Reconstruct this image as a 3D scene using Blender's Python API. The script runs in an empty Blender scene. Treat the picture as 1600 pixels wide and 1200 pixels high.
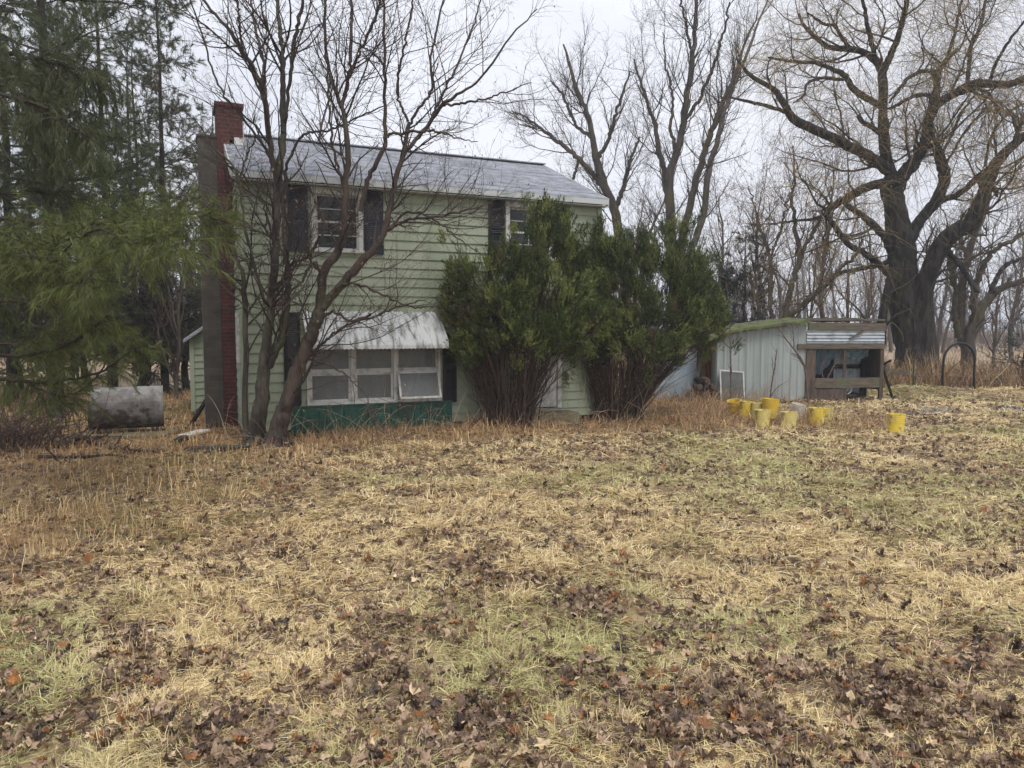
import bpy, math, random
import numpy as np
from math import radians as R, sin, cos, pi
from mathutils import Vector, Matrix

# ------------------------------------------------------------------ camera / light
S = bpy.context.scene
F = 1164.0            # focal length in pixels of the 1600 wide photograph
CZ = 1.85
PITCH = math.atan(85.0 / F)
cam = bpy.data.cameras.new('camera'); camo = bpy.data.objects.new('camera', cam)
S.collection.objects.link(camo); S.camera = camo
cam.sensor_width = 36.0; cam.lens = 36.0 * F / 1600.0
cam.clip_start = 0.05; cam.clip_end = 3000
camo.location = (0, 0, CZ); camo.rotation_euler = (pi / 2 - PITCH, 0, 0)

S.view_settings.view_transform = 'Standard'; S.view_settings.look = 'None'
S.view_settings.exposure = 0.62; S.view_settings.gamma = 1.0
S.view_settings.use_curve_mapping = False
S.render.engine = 'CYCLES'
S.cycles.max_bounces = 6; S.cycles.diffuse_bounces = 3; S.cycles.glossy_bounces = 2
S.cycles.transmission_bounces = 4; S.cycles.transparent_max_bounces = 8; S.cycles.volume_bounces = 0
S.cycles.use_denoising = True; S.cycles.denoising_prefilter = 'FAST'
S.cycles.sample_clamp_indirect = 4.0

SUN_EL, SUN_AZ = R(60), R(25)
W = bpy.data.worlds.new('World'); S.world = W; W.use_nodes = True
nt = W.node_tree; nt.nodes.clear()
out = nt.nodes.new('ShaderNodeOutputWorld'); bg = nt.nodes.new('ShaderNodeBackground')
sky = nt.nodes.new('ShaderNodeTexSky'); sky.sky_type = 'NISHITA'; sky.sun_disc = False
sky.sun_elevation = SUN_EL; sky.sun_rotation = SUN_AZ; sky.dust_density = 4.0; sky.air_density = 1.0
hs = nt.nodes.new('ShaderNodeHueSaturation'); hs.inputs['Saturation'].default_value = 0.13
mx = nt.nodes.new('ShaderNodeMix'); mx.data_type = 'RGBA'; mx.inputs['Factor'].default_value = 0.86
tc = nt.nodes.new('ShaderNodeTexCoord'); nz = nt.nodes.new('ShaderNodeTexNoise')
nz.inputs['Scale'].default_value = 2.2; nz.inputs['Detail'].default_value = 5
mp = nt.nodes.new('ShaderNodeMapping'); mp.inputs['Scale'].default_value = (1, 1, 3.0)
cr = nt.nodes.new('ShaderNodeValToRGB')
cr.color_ramp.elements[0].position = 0.3; cr.color_ramp.elements[0].color = (6.0, 6.35, 7.2, 1)
cr.color_ramp.elements[1].position = 0.7; cr.color_ramp.elements[1].color = (7.9, 8.1, 8.7, 1)
nt.links.new(tc.outputs['Generated'], mp.inputs['Vector']); nt.links.new(mp.outputs['Vector'], nz.inputs['Vector'])
nt.links.new(nz.outputs['Fac'], cr.inputs['Fac'])
nt.links.new(sky.outputs['Color'], hs.inputs['Color'])
nt.links.new(hs.outputs['Color'], mx.inputs['A']); nt.links.new(cr.outputs['Color'], mx.inputs['B'])
nt.links.new(mx.outputs['Result'], bg.inputs['Color'])
bg.inputs['Strength'].default_value = 0.092
nt.links.new(bg.outputs['Background'], out.inputs['Surface'])

sun = bpy.data.lights.new('sun', 'SUN'); suno = bpy.data.objects.new('sun', sun)
S.collection.objects.link(suno); sun.energy = 1.5; sun.angle = R(25); sun.color = (1, 0.97, 0.92)
# sun stands behind and to the right of the camera, soft
suno.rotation_euler = (R(90) - SUN_EL, 0, R(25))

# ------------------------------------------------------------------ helpers
def ray(px, py):
    x = (px - 800.0) / F; y = (600.0 - py) / F
    c, s = cos(PITCH), sin(PITCH)
    return np.array([x, c + y * s, -s + y * c])
CAM = np.array([0, 0, CZ])
def at(px, py, Y):
    d = ray(px, py); return CAM + d * (Y / d[1])
def gnd(px, py, z=0.0):
    d = ray(px, py); return CAM + d * ((z - CZ) / d[2])

TAB = np.random.RandomState(77).rand(64, 256, 256)
def vn(x, y, s, seed=0):
    x = np.asarray(x, float) / s + 1000; y = np.asarray(y, float) / s + 1000
    xi = np.floor(x).astype(int); yi = np.floor(y).astype(int)
    fx = x - xi; fy = y - yi
    fx = fx * fx * (3 - 2 * fx); fy = fy * fy * (3 - 2 * fy)
    T = TAB[seed % 64]; a = xi & 255; b = yi & 255; a1 = (a + 1) & 255; b1 = (b + 1) & 255
    return (T[a, b] * (1 - fx) + T[a1, b] * fx) * (1 - fy) + (T[a, b1] * (1 - fx) + T[a1, b1] * fx) * fy
def fbm(x, y, s, seed=0, o=3):
    v = 0; a = 1; t = 0
    for k in range(o):
        v = v + a * vn(x, y, s / 2 ** k, seed + k); t += a; a *= .5
    return v / t
def hgt(x, y):
    x = np.asarray(x, float); y = np.asarray(y, float)
    near = np.clip((34 - y) / 10, 0, 1)
    h = (fbm(x, y, 0.8, 3) - .5) * .085 + (fbm(x, y, 3.5, 9, 2) - .5) * .16
    h = h + .16 * np.exp(-((y - 20.9) / .55) ** 2) * np.clip((x - 9.5) / 1.5, 0, 1)
    return h * near

def link(o, parent=None):
    S.collection.objects.link(o)
    if parent is not None: o.parent = parent
    return o
def tag(o, label=None, cat=None, group=None, kind=None):
    if label: o['label'] = label
    if cat: o['category'] = cat
    if group: o['group'] = group
    if kind: o['kind'] = kind
    return o
def empty(name, loc, rz=0.0, label=None, cat=None, group=None):
    o = bpy.data.objects.new(name, None); o.location = tuple(loc); o.rotation_euler = (0, 0, rz)
    o.empty_display_size = .1
    link(o); return tag(o, label, cat, group)
def copy_tree(o, parent=None):
    c = o.copy(); S.collection.objects.link(c); c.parent = parent
    for ch in list(o.children): copy_tree(ch, c)
    return c

def np_mesh(name, V, faces, mats, parent=None, col=None, smooth=False, midx=None, origin=None):
    """faces: list of (M,k) index arrays; mats list; midx list per faces array"""
    V = np.asarray(V, np.float32)
    if origin is not None: V = V - np.asarray(origin, np.float32)
    me = bpy.data.meshes.new(name)
    me.vertices.add(len(V)); me.vertices.foreach_set('co', V.ravel())
    nl = sum(f.size for f in faces); nf = sum(len(f) for f in faces)
    me.loops.add(nl); me.loops.foreach_set('vertex_index', np.concatenate([f.ravel() for f in faces]).astype(np.int32))
    me.polygons.add(nf)
    tot = np.concatenate([np.full(len(f), f.shape[1], np.int32) for f in faces])
    st = np.zeros(nf, np.int32); st[1:] = np.cumsum(tot)[:-1]
    me.polygons.foreach_set('loop_start', st); me.polygons.foreach_set('loop_total', tot)
    if midx is not None:
        me.polygons.foreach_set('material_index', np.concatenate([np.full(len(f), m, np.int32) for f, m in zip(faces, midx)]))
    me.polygons.foreach_set('use_smooth', np.full(nf, smooth))
    for m in (mats if isinstance(mats, (list, tuple)) else [mats]): me.materials.append(m)
    if col is not None:
        ca = me.color_attributes.new('col', 'FLOAT_COLOR', 'POINT')
        c4 = np.ones((len(V), 4), np.float32); c4[:, :3] = col; ca.data.foreach_set('color', c4.ravel())
    me.update(calc_edges=True); me.validate()
    o = bpy.data.objects.new(name, me); link(o, parent)
    if origin is not None and parent is None: o.location = tuple(origin)
    return o

class MB:
    def __init__(s): s.v = []; s.f = []; s.m = []
    def add(s, V, Fs, m=0):
        b = len(s.v); s.v += [tuple(p) for p in V]
        for f in Fs: s.f.append(tuple(b + i for i in f)); s.m.append(m)
        return s
    def hexa(s, P, m=0):   # 8 pts: bottom 4 ccw, top 4 ccw
        return s.add(P, [(3, 2, 1, 0), (4, 5, 6, 7), (0, 1, 5, 4), (1, 2, 6, 5), (2, 3, 7, 6), (3, 0, 4, 7)], m)
    def box(s, x0, x1, y0, y1, z0, z1, m=0):
        return s.hexa([(x0, y0, z0), (x1, y0, z0), (x1, y1, z0), (x0, y1, z0), (x0, y0, z1), (x1, y0, z1), (x1, y1, z1), (x0, y1, z1)], m)
    def bar(s, a, b, w, h, m=0, up=(0, 0, 1)):
        a = Vector(a); b = Vector(b); d = (b - a).normalized(); u = Vector(up)
        if abs(d.dot(u)) > .95: u = Vector((1, 0, 0))
        sx = d.cross(u).normalized() * w / 2; sz = sx.cross(d).normalized() * h / 2
        P = [a - sx - sz, a + sx - sz, a + sx + sz, a - sx + sz]; Q = [b - sx - sz, b + sx - sz, b + sx + sz, b - sx + sz]
        return s.hexa([P[0], P[1], Q[1], Q[0], P[3], P[2], Q[2], Q[3]], m)
    def tube(s, pts, r, n=8, m=0, cap=True):
        pts = [Vector(p) for p in pts]; rr = r if isinstance(r, (list, tuple)) else [r] * len(pts)
        V = []; Fs = []; nrm = None
        for i, p in enumerate(pts):
            d = (pts[min(i + 1, len(pts) - 1)] - pts[max(i - 1, 0)]).normalized()
            if nrm is None:
                nrm = d.cross(Vector((0, 0, 1)) if abs(d.z) < .9 else Vector((1, 0, 0))).normalized()
            nrm = (nrm - d * nrm.dot(d)).normalized(); bi = d.cross(nrm)
            for k in range(n):
                a = 2 * pi * k / n; V.append(p + (nrm * cos(a) + bi * sin(a)) * rr[i])
        for i in range(len(pts) - 1):
            for k in range(n):
                Fs.append((i * n + k, i * n + (k + 1) % n, (i + 1) * n + (k + 1) % n, (i + 1) * n + k))
        if cap: Fs.append(tuple(range(n - 1, -1, -1))); Fs.append(tuple((len(pts) - 1) * n + k for k in range(n)))
        return s.add(V, Fs, m)
    def lathe(s, prof, n=24, m=0, c=(0, 0, 0)):
        V = [(c[0] + r * cos(2 * pi * k / n), c[1] + r * sin(2 * pi * k / n), c[2] + z) for r, z in prof for k in range(n)]
        Fs = [(i * n + k, i * n + (k + 1) % n, (i + 1) * n + (k + 1) % n, (i + 1) * n + k) for i in range(len(prof) - 1) for k in range(n)]
        return s.add(V, Fs, m)
    def build(s, name, mats, parent=None, bevel=0, smooth=False, loc=None):
        me = bpy.data.meshes.new(name); me.from_pydata([tuple(p) for p in s.v], [], s.f)
        for mt in (mats if isinstance(mats, (list, tuple)) else [mats]): me.materials.append(mt)
        me.polygons.foreach_set('material_index', s.m)
        if smooth: me.polygons.foreach_set('use_smooth', [True] * len(s.f))
        me.update(); o = bpy.data.objects.new(name, me); link(o, parent)
        if loc is not None: o.location = tuple(loc)
        if bevel:
            b = o.modifiers.new('bevel', 'BEVEL'); b.width = bevel; b.segments = 2; b.limit_method = 'ANGLE'
        return o

# ------------------------------------------------------------------ materials
def mat(name, base, rough=.8, c2=None, scale=4.0, detail=6, thr=(.35, .65), stretch=(1, 1, 1), attr=False,
        bump=0, bscale=None, metal=0.0, spec=.3, c3=None, s3=1.5, t3=(.5, .62), translucent=0, bdist=.02):
    m = bpy.data.materials.new(name); m.use_nodes = True; n = m.node_tree; N = n.nodes; L = n.links
    b = N['Principled BSDF']; b.inputs['Roughness'].default_value = rough; b.inputs['Metallic'].default_value = metal
    b.inputs['Specular IOR Level'].default_value = spec
    tc = N.new('ShaderNodeTexCoord'); mp = N.new('ShaderNodeMapping'); mp.inputs['Scale'].default_value = stretch
    L.new(tc.outputs['Object'], mp.inputs['Vector'])
    cur = None
    if attr:
        a = N.new('ShaderNodeVertexColor'); a.layer_name = 'col'; cur = a.outputs['Color']
    else:
        rgb = N.new('ShaderNodeRGB'); rgb.outputs[0].default_value = (*base, 1); cur = rgb.outputs[0]
    def mixin(cur, col, sc, th, st):
        nz = N.new('ShaderNodeTexNoise'); nz.inputs['Scale'].default_value = sc; nz.inputs['Detail'].default_value = detail
        L.new(mp.outputs['Vector'] if st else tc.outputs['Object'], nz.inputs['Vector'])
        rm = N.new('ShaderNodeMapRange'); rm.inputs['From Min'].default_value = th[0]; rm.inputs['From Max'].default_value = th[1]
        L.new(nz.outputs['Fac'], rm.inputs['Value'])
        mi = N.new('ShaderNodeMix'); mi.data_type = 'RGBA'
        L.new(rm.outputs['Result'], mi.inputs['Factor']); L.new(cur, mi.inputs['A']); mi.inputs['B'].default_value = (*col, 1)
        return mi.outputs['Result'], nz
    nz = None
    if c2: cur, nz = mixin(cur, c2, scale, thr, True)
    if c3: cur, _ = mixin(cur, c3, s3, t3, False)
    L.new(cur, b.inputs['Base Color'])
    if bump:
        bz = N.new('ShaderNodeTexNoise'); bz.inputs['Scale'].default_value = bscale or scale * 3; bz.inputs['Detail'].default_value = 8
        L.new(mp.outputs['Vector'], bz.inputs['Vector'])
        bp = N.new('ShaderNodeBump'); bp.inputs['Strength'].default_value = bump; bp.inputs['Distance'].default_value = bdist
        L.new(bz.outputs['Fac'], bp.inputs['Height']); L.new(bp.outputs['Normal'], b.inputs['Normal'])
    if translucent:
        tr = N.new('ShaderNodeBsdfTranslucent'); L.new(cur, tr.inputs['Color'])
        ms = N.new('ShaderNodeMixShader'); ms.inputs['Fac'].default_value = translucent
        L.new(b.outputs[0], ms.inputs[1]); L.new(tr.outputs[0], ms.inputs[2])
        L.new(ms.outputs[0], N['Material Output'].inputs['Surface'])
    return m

M = {}
M['soil'] = mat('soil', (.12, .08, .05), .95, (.34, .25, .14), 3.0, thr=(.4, .62), bump=.8, bscale=20, c3=(.16, .13, .05), s3=.35, t3=(.5, .6))
M['far_field'] = mat('far_field', (.40, .30, .2), .95, (.30, .22, .14), 1.2, bump=.6, bscale=8, c3=(.42, .34, .25), s3=.1)
M['grass'] = mat('grass', (1, 1, 1), .6, attr=True, spec=.25, translucent=.15)
M['leaf'] = mat('leaf', (1, 1, 1), .5, attr=True, spec=.35, bump=.3, bscale=60)
M['needle'] = mat('needle', (1, 1, 1), .5, attr=True, spec=.3, translucent=.2)
M['twig'] = mat('twig', (1, 1, 1), .75, attr=True, spec=.2)
M['bark_wet'] = mat('bark_wet', (.075, .055, .042), .6, (.028, .021, .018), 7, stretch=(1, 1, .25), bump=1, bscale=22, spec=.4, c3=(.1, .085, .035), s3=1.2, t3=(.56, .7))
M['bark_willow'] = mat('bark_willow', (.045, .038, .032), .8, (.012, .010, .009), 5, stretch=(1.6, 1.6, .35), thr=(.42, .58), bump=1, bscale=9, bdist=.09, c3=(.11, .098, .03), s3=.9, t3=(.60, .78))
M['bark_grey'] = mat('bark_grey', (.1, .085, .07), .85, (.05, .04, .035), 6, stretch=(1, 1, .3), bump=.8, c3=(.09, .075, .035), s3=1.0)
M['bark_pine'] = mat('bark_pine', (.03, .022, .018), .9, (.012, .009, .008), 8, stretch=(1, 1, .4), bump=1)

# ------------------------------------------------------------------ tube bundles
def tubes_np(P, Rr, k, lump=0):
    """P (M,n,3), Rr (M,n) -> verts, quads"""
    M_, n = P.shape[:2]
    T = np.empty_like(P); T[:, 1:-1] = P[:, 2:] - P[:, :-2]; T[:, 0] = P[:, 1] - P[:, 0]; T[:, -1] = P[:, -1] - P[:, -2]
    T /= np.linalg.norm(T, axis=2, keepdims=True) + 1e-9
    mean = P[:, -1] - P[:, 0]; mean /= np.linalg.norm(mean, axis=1, keepdims=True) + 1e-9
    ref = np.zeros((M_, 3)); ax = np.argmin(np.abs(mean), axis=1); ref[np.arange(M_), ax] = 1
    A = np.cross(T, ref[:, None, :]); A /= np.linalg.norm(A, axis=2, keepdims=True) + 1e-9
    B = np.cross(T, A)
    an = 2 * pi * np.arange(k) / k
    Rk = np.repeat(Rr[:, :, None], k, 2)
    if lump:
        q = np.random.RandomState(5).randn(M_, n, k); q = (q + np.roll(q, 1, 2) + np.roll(q, 1, 1) + np.roll(q, 2, 1)) / 4; Rk = Rk * (1 + lump * q)
    V = P[:, :, None, :] + Rk[..., None] * (np.cos(an)[None, None, :, None] * A[:, :, None, :] + np.sin(an)[None, None, :, None] * B[:, :, None, :])
    base = (np.arange(M_) * n * k)[:, None, None] + (np.arange(n - 1) * k)[None, :, None]
    a = base + np.arange(k)[None, None, :]; b = base + ((np.arange(k) + 1) % k)[None, None, :]
    Q = np.stack([a, a + k, b + k, b], -1).reshape(-1, 4)
    return V.reshape(-1, 3), Q
class Bundle:
    def __init__(s): s.V = []; s.Q = []; s.C = []; s.n = 0; s.T = []
    def tubes(s, P, Rr, k=3, col=(.05, .04, .03), cj=.25, rng=None, lump=0):
        if len(P) == 0: return
        V, Q = tubes_np(P, Rr, k, lump); s.V.append(V); s.Q.append(Q + s.n); s.n += len(V)
        c = np.repeat(np.asarray(col, float)[None], len(P), 0) if np.ndim(col) == 1 else np.asarray(col)
        rs = rng or np.random.RandomState(1)
        c = c * (1 + cj * (rs.rand(len(P), 1) * 2 - 1)); s.C.append(np.repeat(c, V.shape[0] // len(P), 0))
    def tris(s, V3, col):      # V3 (M,3,3)
        M_ = len(V3)
        if M_ == 0: return
        s.V.append(V3.reshape(-1, 3)); s.T.append(np.arange(M_ * 3).reshape(-1, 3) + s.n); s.n += M_ * 3
        s.C.append(np.repeat(col, 3, 0))
    def build(s, name, m, parent=None, origin=None, smooth=False):
        fs = []
        if s.Q: fs.append(np.concatenate(s.Q))
        if s.T: fs.append(np.concatenate(s.T))
        return np_mesh(name, np.concatenate(s.V), fs, m, parent, np.concatenate(s.C), smooth, origin=origin)

def unit(v): return v / (np.linalg.norm(v, axis=-1, keepdims=True) + 1e-9)
def grow(rs, P, Rr, dens, t0, t1, ang, asd, lmin, lmax, n=6, up=0.1, wander=.2, rfac=.5, rend=.3, rmin=.002, taper_len=.5, rcap=None):
    """children of polylines P; dens children per metre"""
    seg = np.linalg.norm(P[:, 1:] - P[:, :-1], axis=2); Ln = seg.sum(1)
    cnt = rs.poisson(np.maximum(dens * Ln * (t1 - t0), 0)); idx = np.repeat(np.arange(len(P)), cnt)
    Mc = len(idx)
    if Mc == 0: return np.zeros((0, n, 3)), np.zeros((0, n))
    t = t0 + (t1 - t0) * rs.rand(Mc); N_ = P.shape[1]; f = t * (N_ - 1); i = np.minimum(f.astype(int), N_ - 2); fr = (f - i)[:, None]
    st = P[idx, i] * (1 - fr) + P[idx, i + 1] * fr; r0 = Rr[idx, i] * (1 - fr[:, 0]) + Rr[idx, i + 1] * fr[:, 0]
    tg = unit(P[idx, i + 1] - P[idx, i])
    pr = unit(np.cross(tg, rs.randn(Mc, 3)))
    a = np.radians(ang + asd * rs.randn(Mc))[:, None]
    d = unit(tg * np.cos(a) + pr * np.sin(a))
    L = (lmin + (lmax - lmin) * rs.rand(Mc)) * (1 - taper_len * t)
    out = np.empty((Mc, n, 3)); out[:, 0] = st; step = (L / (n - 1))[:, None]
    for k in range(1, n):
        d = unit(d + wander * rs.randn(Mc, 3) + np.array([0, 0, up])); out[:, k] = out[:, k - 1] + d * step
    r = np.maximum(r0 * rfac, rmin)
    if rcap: r = np.minimum(r, rcap)
    Rc = r[:, None] * np.linspace(1, rend, n)[None, :]
    return out, np.maximum(Rc, rmin * .6)

def catmull(pts, n):
    pts = np.asarray(pts, float); k = len(pts)
    if k == 2:
        t = np.linspace(0, 1, n)[:, None]; return pts[0] * (1 - t) + pts[1] * t
    e = np.vstack([2 * pts[0] - pts[1], pts, 2 * pts[-1] - pts[-2]])
    u = np.linspace(0, k - 1 - 1e-6, n); i = u.astype(int); f = (u - i)[:, None]
    p0, p1, p2, p3 = e[i], e[i + 1], e[i + 2], e[i + 3]
    return .5 * (2 * p1 + (p2 - p0) * f + (2 * p0 - 5 * p1 + 4 * p2 - p3) * f ** 2 + (3 * p1 - p0 - 3 * p2 + p3) * f ** 3)

class Traced:
    """limbs traced as (px,py,width px) and given real depth"""
    def __init__(s, Y, rs): s.Y = Y; s.rs = rs; s.pts = []; s.limbs = []
    def limb(s, tr, drift=0.0, n=14, k=8, wob=.01, start=None):
        a = np.asarray(tr, float); n = 36
        if start is not None: Y0 = start
        elif s.pts:
            q = np.array(s.pts); Y0 = q[np.argmin((q[:, 0] - a[0, 0]) ** 2 + (q[:, 1] - a[0, 1]) ** 2), 2]
        else: Y0 = s.Y
        c = catmull(a, n); c[:, 2] *= getattr(s, 'slim', 1.0)
        ln = np.concatenate([[0], np.cumsum(np.hypot(*(c[1:, :2] - c[:-1, :2]).T))]) * s.Y / F
        Ys = Y0 + drift * ln
        P = np.array([at(c[i, 0], c[i, 1], Ys[i]) for i in range(n)])
        r = np.maximum(c[:, 2], .4) / 2 * Ys / F
        w = s.rs.randn(n, 3) * wob; w[0] = 0; P = P + w
        for i in range(n): s.pts.append((c[i, 0], c[i, 1], Ys[i]))
        s.limbs.append((P, r)); return P
    def arrays(s): return np.array([l[0] for l in s.limbs]), np.array([l[1] for l in s.limbs])

# ------------------------------------------------------------------ ground
def ground():
    xs = np.concatenate([np.linspace(-900, -60, 8), np.arange(-50, -17, 2.0), np.arange(-16, 16.01, .12), np.arange(18, 52, 2.0), np.linspace(60, 900, 8)])
    ys = np.concatenate([np.linspace(-200, -12, 5), np.arange(-8, 1.6, .8), np.arange(2.0, 24, .12), np.arange(24, 60, 1.5), np.linspace(62, 1200, 14)])
    X, Y = np.meshgrid(xs, ys, indexing='ij'); Z = hgt(X, Y)
    V = np.stack([X, Y, Z], -1).reshape(-1, 3); nx, ny = len(xs), len(ys)
    i = np.arange(nx - 1)[:, None] * ny + np.arange(ny - 1)[None]
    Q = np.stack([i, i + ny, i + ny + 1, i + 1], -1).reshape(-1, 4)
    cy = (Y[:-1, :-1] + Y[1:, 1:]).ravel() / 2; cx = (X[:-1, :-1] + X[1:, 1:]).ravel() / 2
    far = (cy > 23.5)
    o = np_mesh('ground', V, [Q[~far], Q[far]], [M['soil'], M['far_field']], smooth=True, midx=[0, 1])
    tag(o, kind='structure')
ground()
# ------------------------------------------------------------------ house frame (needed for clearances)
HA = gnd(384, 686)                       # near front corner, on the ground
_d = ray(366, 266); ZE = CZ + _d[2] * (HA[1] / _d[1])      # eave height
_d = ray(937, 311); _t = (ZE - CZ) / _d[2]; HB = CAM + _d * _t; HB[2] = 0
HU = (HB - HA); HL = float(np.linalg.norm(HU)); HU = HU / HL; HV = np.array([-HU[1], HU[0], 0])
HROT = math.atan2(HU[1], HU[0])
def fac(px, py, off=0.0):
    """pixel -> (u, z) on the facade plane pushed out by off towards the viewer"""
    d = ray(px, py); p0 = HA - HV * off
    t = np.dot(p0 - CAM, HV) / np.dot(d, HV); p = CAM + d * t
    return float(np.dot(p - HA, HU)), float(p[2])
HD = 5.4
def in_house(P, m=0.12, top=None):
    u = (P - HA) @ HU; v = (P - HA) @ HV
    return (u > -m) & (u < HL + m) & (v > -m) & (v < HD + m) & (P[..., 2] < (top or 6.4))
def front_v(P): return (P - HA) @ HV
print('HOUSE', HA, HB, HL, ZE)

def lin(c): return np.array(c, float)
def scatter(rs, n, d0, d1, e=1.0, wide=.74, marg=.9):
    """positions in the field of view, density per m2 ~ d^-(1+e)"""
    u = rs.rand(n)
    if e == 1: y = d0 * (d1 / d0) ** u
    else: y = (d0 ** (1 - e) + u * (d1 ** (1 - e) - d0 ** (1 - e))) ** (1 / (1 - e))
    x = (rs.rand(n) * 2 - 1) * (wide * y + marg)
    return x, y
def leafmask(x, y):
    m = fbm(x + .35 * y, y, .34, 20, 3) * .62 + fbm(x, y, 1.7, 25, 2) * .38
    return m
def weedzone(x, y):
    """0..1 where the tall brown weeds by the house and under the pines take over"""
    p = np.stack([x, y, np.zeros_like(x)], -1); v = (p - HA) @ HV; u = (p - HA) @ HU
    w1 = np.clip((v + 2.1 + .7 * vn(x, y, .9, 31)) / .9, 0, 1) * ((u > -9) & (u < HL + 4.2))
    w2 = np.clip((-x - 1.5 - .18 * (12 - y) + 1.6 * (vn(x, y, 1.3, 32) - .5) + .9) / 3.2, 0, 1) * np.clip((y - 5.0 + 1.6 * vn(x, y, .9, 33)) / 2.6, 0, 1) * (.35 + .8 * vn(x, y, .55, 38))
    return np.clip(np.maximum(w1, w2), 0, 1)

def ribbons(x, y, z0, L, W_, yaw, rise, lean, n, rs, curl=.5):
    """blades: start going up by `rise`, then lie down along yaw. returns V (M,n*2,3), faces"""
    Mn = len(x); t = np.linspace(0, 1, n)[None, :]
    h = L[:, None] * lean[:, None] * t
    ya = yaw[:, None] + curl * (rs.rand(Mn, 1) - .5) * 2 * t
    px = x[:, None] + np.cos(ya) * h; py = y[:, None] + np.sin(ya) * h
    pz = z0[:, None] + rise[:, None] * np.sin(np.clip(t * (1.2 + rs.rand(Mn, 1) * 1.3), 0, pi)) 
    w = W_[:, None] * np.array([1, .95, .8, .15] if n == 4 else np.linspace(1, .2, n))[None, :] / 2
    sx = -np.sin(ya); sy = np.cos(ya); tw = (rs.rand(Mn, 1) - .5) * 1.2
    A = np.stack([px - sx * w, py - sy * w, pz - w * tw], -1); B = np.stack([px + sx * w, py + sy * w, pz + w * tw], -1)
    V = np.stack([A, B], 2).reshape(Mn, n * 2, 3)
    b = (np.arange(Mn) * n * 2)[:, None]; k = np.arange(n - 1)[None] * 2
    Q = np.stack([b + k, b + k + 1, b + k + 3, b + k + 2], -1).reshape(-1, 4)
    return V.reshape(-1, 3), Q

def grass():
    rs = np.random.RandomState(5)
    Vs, Qs, Cs, n0 = [], [], [], 0
    N = 400000
    x, y = scatter(rs, N, 2.2, 24, 1.0)
    lm = leafmask(x, y); wz = weedzone(x, y)
    keep = rs.rand(N) > np.clip((lm - .50) * 7, 0, .62)
    keep &= rs.rand(N) > wz * .35
    keep &= ~in_house(np.stack([x, y, 0 * x], -1), -.05)
    x, y, lm, wz = x[keep], y[keep], lm[keep], wz[keep]; N = len(x)
    far = np.clip((y - 3) / 14, 0, 1)
    yaw = (fbm(x, y, 1.3, 40, 2) - .5) * 7 + (fbm(x, y, .22, 44, 2) - .5) * 10 + 1.1 * rs.randn(N) - .4
    mound = fbm(x, y, .42, 50, 2)
    L = (.045 + .12 * rs.rand(N)) * (1 + .8 * far) * (.6 + .9 * mound); Wd = (.0016 + .0022 * rs.rand(N)) * (1 + 3.2 * far)
    rise = (.008 + .055 * np.clip(mound - .3, 0, 1) + .03 * rs.rand(N) ** 3) * (1 + .3 * far)
    up = rs.rand(N) < .06; rise[up] *= 2.6
    lean = np.where(up, .35, .95)
    tall = (wz > .5) & (rs.rand(N) < .22); rise[tall] += .12 * rs.rand(tall.sum()) + .05; lean[tall] = .5 
    z = hgt(x, y) - .008 + .05 * np.clip(mound - .35, 0, 1)
    V, Q = ribbons(x, y, z, L, Wd, yaw, rise, lean, 4, rs)
    # colours: straw, greenish, brown
    straw = np.array([.76, .575, .285]); pale = np.array([.90, .76, .46]); green = np.array([.37, .385, .12]); brown = np.array([.33, .20, .10]); yg = np.array([.66, .60, .31])
    g = fbm(x, y, 1.5, 60, 3); gz = np.clip(1 - np.abs(y - 8.0) / 3.2, 0, 1) * np.clip((x + 1) / 3, 0, 1) * .22 + np.clip((5.5 - y) / 3, 0, 1) * np.clip((-x + .5) / 2, 0, 1) * .16
    gk = np.clip((g + gz - .53) * 4.5, 0, 1)
    r = rs.rand(N, 1)
    c = straw * (1 - r) + pale * r
    c = c * (1 - gk[:, None]) + (yg * (1 - r) + yg * r) * gk[:, None]
    isg = rs.rand(N) < (.05 + .42 * gk) * (1 - wz); c[isg] = c[isg] * .45 + green * .55
    isb = rs.rand(N) < .16 + .6 * wz + .25 * np.clip((fbm(x, y, .7, 64, 2) - .5) * 5, 0, 1); c[isb] = c[isb] * .35 + brown * .65
    c = c * (1 - wz[:, None] * np.array([.14, .25, .30]))
    gr = (.72 + .5 * rs.rand(N, 1)); c = c * gr
    V = V; C = np.repeat(c, 8, 0)
    o = np_mesh('lawn_grass', V, [Q], M['grass'], col=C)
    tag(o, 'matted straw coloured winter grass with green patches covering the whole lawn', 'grass', kind='stuff')
grass()

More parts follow.
